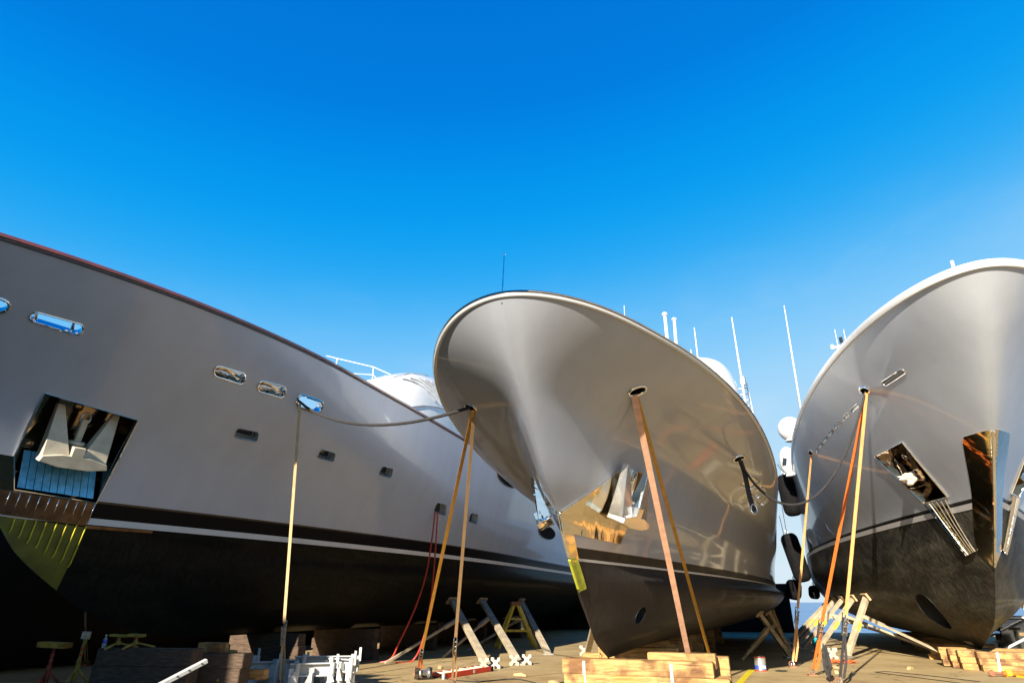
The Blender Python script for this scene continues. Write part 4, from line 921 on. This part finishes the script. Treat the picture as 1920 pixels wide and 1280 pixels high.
def stack(H, ss, t, zt, L_, rows, w, lab, g, mat='timber', jit=.06, deep=1):
    n = rows; h = (zt - .002*n)/n
    for j in range(deep):
        for i in range(n):
            k = 'top' if i == n-1 else ('bottom' if i == 0 else 'middle')
            beam(lab % k, LW(H, ss + j*(w+.02), t + rng.uniform(-jit,jit), h*(i+.5)+.002*i), L_*(1-.08*j), w-.01*rng.random(), h, -H.th + rng.uniform(-.01,.01), mat, g)
for i, ss in enumerate((15.0,18.0,21.5,25.5,30.0)):
    stack(H1, ss, -2.66, .70, 1.7, 3, .30, '%s beam of the ' + ['first','second','third','fourth','fifth'][i] + ' shaded stack behind the forefoot of the middle yacht', g2)
# right stack
g3 = 'timber beams stacked under the keel of the right yacht'
hR = .148
for i in range(3):
    beam(['bottom','middle','top'][i] + ' long front beam of the right timber stack, orange stained', LW(H3,20.82,5.02 + [0,-.06,-.10][i] + .02*i,hR*(i+.5)+.002*i), 3.3,.30,hR,-H3.th + .003*i,group=g3)
for j in range(3):
    for i in range(3):
        beam('%s beam in the %s of the right timber stack' % (['bottom','middle','top'][i], ['second row','third row','fourth row'][j]), LW(H3,21.18+.36*j,4.60-.16*j-.02*i,hR*(i+.5)+.002*i + .012*j), 3.2,.31,hR,-H3.th-.004*j,group=g3)
st_ = MB().box((0,0,0),(.05,.012,.44)); o = st_.build('steel_strip', M['steel_white']); o.location = LW(H3,20.66,3.72,.23); o.rotation_euler = (0,.1,-H3.th); tag(o, 'thin pale steel strip nailed upright on the front of the right timber stack', 'metal strip')
for i, ss in enumerate((24.5,28.5,33.0)):
    stack(H3, ss, 3.584, .45, 1.8, 3, .3, '%s beam of the ' + ['first','second','third'][i] + ' shaded stack behind the forefoot of the right yacht', g3)
# left stacks
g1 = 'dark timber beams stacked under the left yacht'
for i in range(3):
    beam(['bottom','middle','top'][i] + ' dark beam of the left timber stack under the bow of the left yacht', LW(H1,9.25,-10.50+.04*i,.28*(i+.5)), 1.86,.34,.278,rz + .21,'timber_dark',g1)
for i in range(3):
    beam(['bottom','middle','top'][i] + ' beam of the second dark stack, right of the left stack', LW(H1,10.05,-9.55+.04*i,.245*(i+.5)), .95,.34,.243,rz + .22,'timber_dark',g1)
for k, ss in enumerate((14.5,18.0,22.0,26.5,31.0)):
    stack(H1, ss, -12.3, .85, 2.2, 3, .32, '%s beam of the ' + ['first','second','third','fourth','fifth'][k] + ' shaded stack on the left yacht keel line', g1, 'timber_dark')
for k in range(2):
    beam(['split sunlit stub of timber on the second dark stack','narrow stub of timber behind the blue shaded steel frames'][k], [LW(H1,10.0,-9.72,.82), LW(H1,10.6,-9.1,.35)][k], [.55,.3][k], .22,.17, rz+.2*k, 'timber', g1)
# ------------------------------------------------------------------ small things
def pail():
    c = (6.3,17.53,0); t = thing('paint_pail', 'tin paint pail with a red rim and a blue and white label on the concrete', 'pail', c)
    MB().lathe((0,0,0), [(.142,0),(.142,.02),(.138,.025),(.138,.30),(.142,.30)], n=36).build('body', M['tin'], t)
    MB().lathe((0,0,.045), [(.1395,0),(.1395,.09)], n=36).build('blue_label', M['blue_label'], t)
    MB().lathe((0,0,.045), [(.1405,0),(.1405,.085)], n=36)
    lab = MB(); vs = []; k = 10
    for i in range(k+1):
        a = R(-125 + 75*i/k)
        for z in (.06,.13): vs.append((.1415*math.cos(a), .1415*math.sin(a), z))
    lab.add(vs, [(2*i,2*i+2,2*i+3,2*i+1) for i in range(k)], True).build('white_label', M['white'], t)
    MB().lathe((0,0,.30), [(.146,0),(.146,.022),(.135,.024),(.133,.012),(.01,.012)], n=36).build('lid', M['red_dark'], t)
    MB().lathe((0,0,.0), [(.146,0),(.146,.03),(.14,.032)], n=36).build('base_rim', M['red_dark'], t)
    MB().tube([(.14*math.cos(a), .145*math.sin(a)-.01, .25 - .10*math.sin(a)) for a in [R(x) for x in range(180, 361, 15)]], .004, 6).build('bail', M['zinc'], t)
pail()
def ladder():
    a = Vector((-1.55,15.75,0)); b = Vector((-.52,17.45,0)); ax = (b-a).normalized(); sd = Vector((ax.y,-ax.x,0))
    t = thing('ladder', 'red fibreglass ladder with pale rungs lying on the concrete by the shore foot', 'ladder', a)
    L_ = (b-a).length
    for k in (0, 1):
        MB().bar(Vector((0,0,.06)) - sd*.42*k, ax*L_ + Vector((0,0,.06)) - sd*.42*k, .035, .11).build('rail', M['red'], t, bevel=.006)
    for i in range(6):
        q = ax * (.2 + i*.33); MB().box(q + Vector((0,0,.10)) - sd*.21, (.42,.07,.03), Matrix.Rotation(math.atan2(sd.y,sd.x),3,'Z')).build('rung', M['cream'], t)
    for k in (0,1): MB().box(ax*L_ - sd*.42*k + Vector((0,0,.05)), (.09,.08,.13), Matrix.Rotation(math.atan2(ax.y,ax.x),3,'Z')).build('foot', M['black'], t, bevel=.01)
    MB().lathe(ax*1.2 + sd*.019 + Vector((0,0,.06)), [(.042,0),(.042,.003)], axis=sd, n=20).build('badge', M['white'], t)
    for k in (0,1): MB().bar(ax*-.02 - sd*.42*k+Vector((0,0,.06)), ax*.02 - sd*.42*k+Vector((0,0,.06)), .06,.13).build('cap', M['steel_white'], t)
ladder()
c = Vector((-2.0,15.7,0)); w_ = thing('winch', 'small dark geared winch on the concrete at the end of the red ladder', 'winch', c, .5)
MB().lathe((-.14,0,.12), [(.10,0),(.12,.02),(.12,.04),(.07,.06),(.07,.22),(.12,.24),(.12,.26),(.1,.28)], axis=(1,0,0), n=22).build('drum', M['steel_dull'], w_)
MB().box((0,0,.02),(.36,.24,.04)).box((-.16,0,.13),(.02,.22,.22)).box((.16,0,.13),(.02,.22,.22)).build('body', M['blackgloss'], w_, bevel=.005)
# white steel cradles
gS = 'white steel cradle frames heaped at the foot of the left yacht'
def cradle(label, c, rz, L_, h, seed, mat='steel_white'):
    r = random.Random(seed); t = thing('cradle_frame', label, 'steel frame', c, rz, gS)
    ch = MB(); z = h*.82   # channel beam: web and two flanges
    ch.box((0,0,z),(L_,.02,.22)).box((0,-.05,z+.11),(L_,.12,.02)).box((0,-.05,z-.11),(L_,.12,.02)); ch.build('channel_beam', M[mat], t)
    for i in range(3):
        x = -L_/2 + L_*(i+.12)/2.35; MB().box((x,-.09,h*.45),(.10,.10,h*.9)).box((x,-.09,.01),(.26,.26,.02)).build('upright', M[mat], t)
    for i in range(3):
        x = -L_/2 + L_*(i+.5)/3; sg = r.choice((-1,1)); a = .11 + .05*r.random()
        MB().prism([(0,0),(a*sg,0),(a*sg*.35,a*1.4),(0,a*1.6)], (x,-.2,h*.3), (1,0,0),(0,0,1),(0,1,0), 0,.016).build('gusset', M[mat], t)
    for i in range(2):
        x = -L_/2 + L_*(i*.75+.15); MB().tube([(x,-.14,h*.05),(x+.02,-.14,h*1.12)], .05, 12).build('socket_tube', M[mat], t)
    MB().prism([(0,0),(.26,0),(.26,.26),(.21,.26),(.21,.10),(.08,.02)], (L_/2-.22,-.12,h*.86), (1,0,0),(0,0,1),(0,1,0), 0,.02).build('saddle', M[mat], t)
    return t
cradle('white sunlit steel cradle frame, longest of the heap behind the pale strap', (-3.95,14.75,0), .10, 1.35,.52,1)
cradle('white sunlit steel cradle frame at the right end of the heap', (-3.45,14.25,0), -.55, .75,.50,2)
cradle('low white steel cradle frame in front of the heap', (-4.05,14.1,0), .25, .9,.42,3)
cradle('steel cradle frame standing on the left of the heap, half in shade', (-4.75,14.9,0), -.2, .8,.42,4)
cradle('steel cradle frame in blue shade left of the pale strap', (-5.6,15.0,0), .35, 1.0,.36,5)
cradle('steel cradle frame in deep shade, farthest left of the heap', (-6.1,15.6,0), -.1, .8,.45,6)
a = Vector((-5.49,10.9,.41)); b = Vector((-5.05,11.4,.71)); t = thing('tilted_prop', 'cream painted steel arm with holes, tilted up left of the cradle frames', 'steel prop', a)
ax = (b-a); MB().bar(ax*-.5, ax, .10,.07).build('arm', M['steel_white'], t, bevel=.01)
for k in (.35,.6,.88): MB().lathe(ax*k + Vector((.03,-.045,.0)), [(.014,0),(.014,.012)], axis=(.4,-1,0), n=12).build('bolt_hole', M['dark_in'], t)
MB().bar(ax*-.45, ax*-.45 + Vector((-.1,-.25,-.30)), .06,.05).build('strut', M['steel_white'], t)
# jack stands on the left
def jack(label, c, h, post, head, legs=3, tilt=(0,0), pad=(.42,.2,.06), padmat='yellow_shaded'):
    t = thing('jack_stand', label, 'jack stand', c, 0, 'jack stands in the shade under the left yacht'); hx = Vector((tilt[0], tilt[1], h))
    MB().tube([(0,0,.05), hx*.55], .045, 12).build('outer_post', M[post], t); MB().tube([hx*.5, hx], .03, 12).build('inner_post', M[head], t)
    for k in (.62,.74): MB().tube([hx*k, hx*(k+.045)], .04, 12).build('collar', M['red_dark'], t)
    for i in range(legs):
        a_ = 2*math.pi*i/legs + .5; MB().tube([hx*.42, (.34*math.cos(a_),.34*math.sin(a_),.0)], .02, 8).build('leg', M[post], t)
    MB().box(hx, pad, Matrix.Rotation(.05,3,'Y')).build('pad', M[padmat], t, bevel=.008)
    return t
jack('yellow jack stand with red collars and a small pale sunlit pad', (-8.75,13.9,0), .98,'yellow_shaded','yellow_shaded', tilt=(.10,-.1), pad=(.17,.05,.14), padmat='cream')
jack('red jack stand with a wide yellow pad, left of the pale topped one', (-9.3,13.9,0), .80,'red_shaded','red_shaded', pad=(.55,.3,.10))
jack('yellow jack stand with red bands on the left timber stack', (-7.14,12.36,.84), .20,'yellow_shaded','yellow_shaded', pad=(.3,.16,.04))
jack('yellow jack stand without bands, right of the one with red bands', (-6.86,12.42,.84), .20,'yellow_shaded','yellow_shaded', pad=(.25,.2,.05))
jack('short yellow jack stand behind the second dark stack', (-5.3,12.9,.3), .45,'yellow_shaded','yellow_shaded', pad=(.2,.2,.04))
b_ = thing('water_bottle', 'clear plastic water bottle with a blue label on the dark left timber stack', 'bottle', (-7.32,12.26,.842))
MB().lathe((0,0,0), [(.032,0),(.036,.01),(.036,.14),(.014,.18),(.014,.20)], n=16).build('bottle', M['bottle'], b_)
MB().lathe((0,0,.08), [(.037,0),(.037,.05)], n=16).build('label', M['blue_label'], b_)
MB().lathe((0,0,.20), [(.016,0),(.016,.02)], n=12).build('cap', M['white'], b_)
for i, (x, y, z, sx, sy, lb) in enumerate(((-9.7,13.1,.02,.5,.3,'sheet of blue plastic film on the ground at the left edge'),(-9.0,13.0,.02,.25,.3,'small scrap of blue plastic film beside the jack stands'))):
    bm = bmesh.new(); bmesh.ops.create_grid(bm, x_segments=14, y_segments=14, size=.5)
    for v in bm.verts: v.co = Vector((v.co.x*sx*2, v.co.y*sy*2, .05 + .06*noise.noise(Vector((v.co.x*5, v.co.y*5, i*3)))))
    me = bpy.data.meshes.new('plastic_sheet'); bm.to_mesh(me); bm.free(); o = mesh_obj('plastic_sheet', me, M['film']); o.location = (x,y,z); tag(o, lb, 'plastic sheet')
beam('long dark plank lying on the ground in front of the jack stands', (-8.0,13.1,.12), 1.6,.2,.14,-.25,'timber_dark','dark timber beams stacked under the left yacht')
crumple('rag', 'flattened orange rag on the concrete under the straps of the right yacht', 'rag', (9.35,19.7,.04), .18, 'rag', 5, .25, (2.3,1,1))
crumple('glove', 'small dark scrap lying beside the paint pail', 'scrap', (6.75,17.4,.015), .05, 'rope_black', 7, .4, (2.6,1,1))
bk = thing('bucket', 'small cyan bucket far under the shores of the right yacht', 'bucket', (11.9,26.6,0)); MB().lathe((0,0,0), [(.16,0),(.2,.32),(.21,.33)], n=20).build('body', M['cyan'], bk); MB().tube([(.2*math.cos(q),0,.32+.12*math.sin(q)) for q in [R(x) for x in range(0,181,20)]], .01, 6).build('handle', M['zinc'], bk)
rs = random.Random(5)
for i, (x, y, lb) in enumerate(((.9,14.9,'thin wood offcut lying left of the middle timber stack'),(.2,16.4,'wood offcut lying on the sunlit concrete right of the ladder'),(4.95,16.6,'wood wedge lying between the amber strap and the yellow line'),(7.9,16.9,'wood offcut lying near the thin orange strap ring'),(8.5,18.3,'small wood wedge lying in front of the white chock of the right yacht'),(1.6,19.5,'wood offcut lying in front of the short shore of the middle yacht'),(10.3,17.9,'wood wedge lying left of the right timber stack'),(-1.9,18.2,'wood offcut lying on the concrete behind the ladder'))):
    bl = MB(); L_ = rs.uniform(.06,.18); bl.prism([(-L_,0),(L_,0),(L_,.05),(-L_*.3,.07),(-L_,.02)], (0,0,0), (1,0,0), (0,0,1), (0,1,0), -.04, .05)
    o = bl.build('wood_scrap', M['pad_wood'], bevel=.004); o.location = (x, y, .001); o.rotation_euler = (0,0,rs.uniform(0,3)); tag(o, lb, 'wood scrap', 'wood scraps on the concrete')
line('cable', 'thin black cable snaking over the concrete from the ladder towards the middle timber stack', 'cable', curve3([(-1.9,16.2,.012),(-.9,15.2,.012),(.1,15.6,.012),(.7,14.6,.012),(1.2,15.2,.012),(2.2,16.5,.012),(3.8,17.2,.012),(5.2,19.0,.012)]), .011, 'rope_black')
# orange and yellow turnbuckles by the right stack
for i, (x, y, a_) in enumerate(((11.55,16.2,-.05),(11.95,15.6,.12))):
    t = thing('screw_jack', ['orange screw jack with yellow collars lying in front of the right timber stack','second orange screw jack lying at the bottom right corner'][i], 'jack', (x,y,.07), a_, 'orange screw jacks lying in front of the right timber stack')
    MB().tube([(-.1,0,0),(.95,0,0)], .05, 12).build('barrel', M['web_orange'], t)
    for k in (-.02,.42,.62): MB().tube([(k,0,0),(k+.10,0,0)], .068, 12).build('collar', M['yellow'], t)
    MB().tube([(-.3,0,0),(-.1,0,0)], .03, 10).lathe((-.34,0,0), [(.06,-.04),(.075,0),(.06,.04)], axis=(0,1,0), n=14).build('end_eye', M['rust'], t)
    MB().bar((.2,-.02,-.05),(.2,-.3,-.05),.04,.04).build('lever', M['yellow'], t)
# clutter on the far side of the right yacht
for i in range(3):
    p = LW(H3, 27.5+1.5*i, 3.584+2.2+.9*i, 0); t = thing('steel_crate', ['black steel crate behind the stem of the right yacht','second black steel crate on the far side of the right yacht','farthest black steel crate on the far side of the right yacht'][i], 'crate', p, -H3.th)
    MB().box((0,0,.55),(1.3,.9,1.1)).build('body', M['blackgloss'], t, bevel=.03); MB().box((0,0,1.13),(1.36,.96,.06)).build('lid', M['steel_white'], t, bevel=.01)
for i in range(3):
    p = LW(H3, 24.0+.7*i, 3.584+1.6+.35*i, 0); t = thing('jack_stand', ['yellow screw jack close behind the forefoot of the right yacht','yellow screw jack second behind the forefoot of the right yacht','yellow screw jack third behind the forefoot of the right yacht'][i], 'jack stand', p, 0, 'yellow jacks behind the right forefoot')
    MB().tube([(0,0,0),(0,0,.7)], .06, 12).build('post', M['yellow'], t); MB().box((0,0,.75),(.3,.2,.08)).build('pad', M['pad_wood'], t); MB().box((0,0,.02),(.35,.35,.04)).build('foot_plate', M['yellow'], t)
crumple('lashing', 'grey rope lashing bundled at the foot of the light orange strap', 'rope bundle', (6.90,15.1,.42), .09, 'rope_black', 9, 3.2, (.8,.8,1))
# ------------------------------------------------------------------ light, sky, camera
AZ, EL = R(205.5), R(24)
EXPO = 1.62; SKYGAIN = 1 / .12 / 2 ** EXPO / .98
S = Vector((math.sin(AZ)*math.cos(EL), math.cos(AZ)*math.cos(EL), math.sin(EL)))
sun = bpy.data.lights.new('sun', 'SUN'); sun.energy = 5.0; sun.angle = R(.5); sun.color = (1.0, .90, .74)
so_ = bpy.data.objects.new('sun', sun); COL.objects.link(so_); so_.rotation_euler = S.to_track_quat('Z', 'Y').to_euler(); so_.location = S * 60
w = bpy.data.worlds.new('World'); scene.world = w; w.use_nodes = True; nt = w.node_tree; bg = nt.nodes['Background']
sky = nt.nodes.new('ShaderNodeTexSky'); sky.sky_type = 'NISHITA'; sky.sun_disc = False; sky.sun_elevation = EL; sky.sun_rotation = AZ
sky.altitude = 0; sky.air_density = 1.0; sky.dust_density = .3; sky.ozone_density = 2.5
tc = nt.nodes.new('ShaderNodeTexCoord'); sp = nt.nodes.new('ShaderNodeSeparateXYZ'); nt.links.new(tc.outputs['Generated'], sp.inputs[0])
ma = nt.nodes.new('ShaderNodeMath'); ma.operation = 'MULTIPLY_ADD'; ma.inputs[1].default_value = -.075
nt.links.new(sp.outputs[0], ma.inputs[0]); nt.links.new(sp.outputs[2], ma.inputs[2])
# deep polarised blue overhead, paling towards the sea
rp = ramp(nt, [(0, (.69, .82, .90)), (.10, (.58, .77, .92)), (.29, (.33, .66, .95)), (.39, (.15, .53, .94)), (.485, (.006, .39, .89)), (.60, (.0, .30, .85)), (.70, (.0, .205, .74)), (1, (.0, .11, .55))], 'B_SPLINE')
nt.links.new(ma.outputs[0], rp.inputs[0])
cn = nt.nodes.new('ShaderNodeTexNoise'); cn.inputs['Scale'].default_value = 7; cn.inputs['Detail'].default_value = 8; cn.inputs['Distortion'].default_value = .6
cm = nt.nodes.new('ShaderNodeMapping'); cm.inputs['Scale'].default_value = (1, 1, 2.2); nt.links.new(tc.outputs['Generated'], cm.inputs[0]); nt.links.new(cm.outputs[0], cn.inputs[0])
cr_ = ramp(nt, [(.52, (0, 0, 0)), (.80, (.22, .22, .22))]); nt.links.new(cn.outputs[0], cr_.inputs[0])
cz_ = ramp(nt, [(.18, (1, 1, 1)), (.50, (0, 0, 0))]); nt.links.new(ma.outputs[0], cz_.inputs[0])
cx = nt.nodes.new('ShaderNodeMath'); cx.operation = 'MULTIPLY'; nt.links.new(cr_.outputs[0], cx.inputs[0]); nt.links.new(cz_.outputs[0], cx.inputs[1])
mc = nt.nodes.new('ShaderNodeMix'); mc.data_type = 'RGBA'; mc.inputs['B'].default_value = (.80, .86, .93, 1); nt.links.new(cx.outputs[0], mc.inputs['Factor']); nt.links.new(rp.outputs[0], mc.inputs['A'])
sc = nt.nodes.new('ShaderNodeVectorMath'); sc.operation = 'SCALE'; sc.inputs['Scale'].default_value = SKYGAIN; nt.links.new(mc.outputs['Result'], sc.inputs[0])
mk = nt.nodes.new('ShaderNodeMix'); mk.data_type = 'RGBA'; mk.inputs['Factor'].default_value = .002; nt.links.new(sc.outputs[0], mk.inputs['A']); nt.links.new(sky.outputs[0], mk.inputs['B'])
nt.links.new(mk.outputs['Result'], bg.inputs['Color']); bg.inputs['Strength'].default_value = .12
cam = bpy.data.cameras.new('camera'); co = bpy.data.objects.new('camera', cam); COL.objects.link(co)
cam.sensor_width = 36; cam.lens = 1150/1920*36; cam.clip_end = 30000; cam.clip_start = .05
co.location = (0,0,1.6); co.rotation_euler = (R(90+23), 0, 0); scene.camera = co
scene.view_settings.view_transform = 'Standard'; scene.view_settings.look = 'None'; scene.view_settings.gamma = 1; scene.view_settings.exposure = EXPO
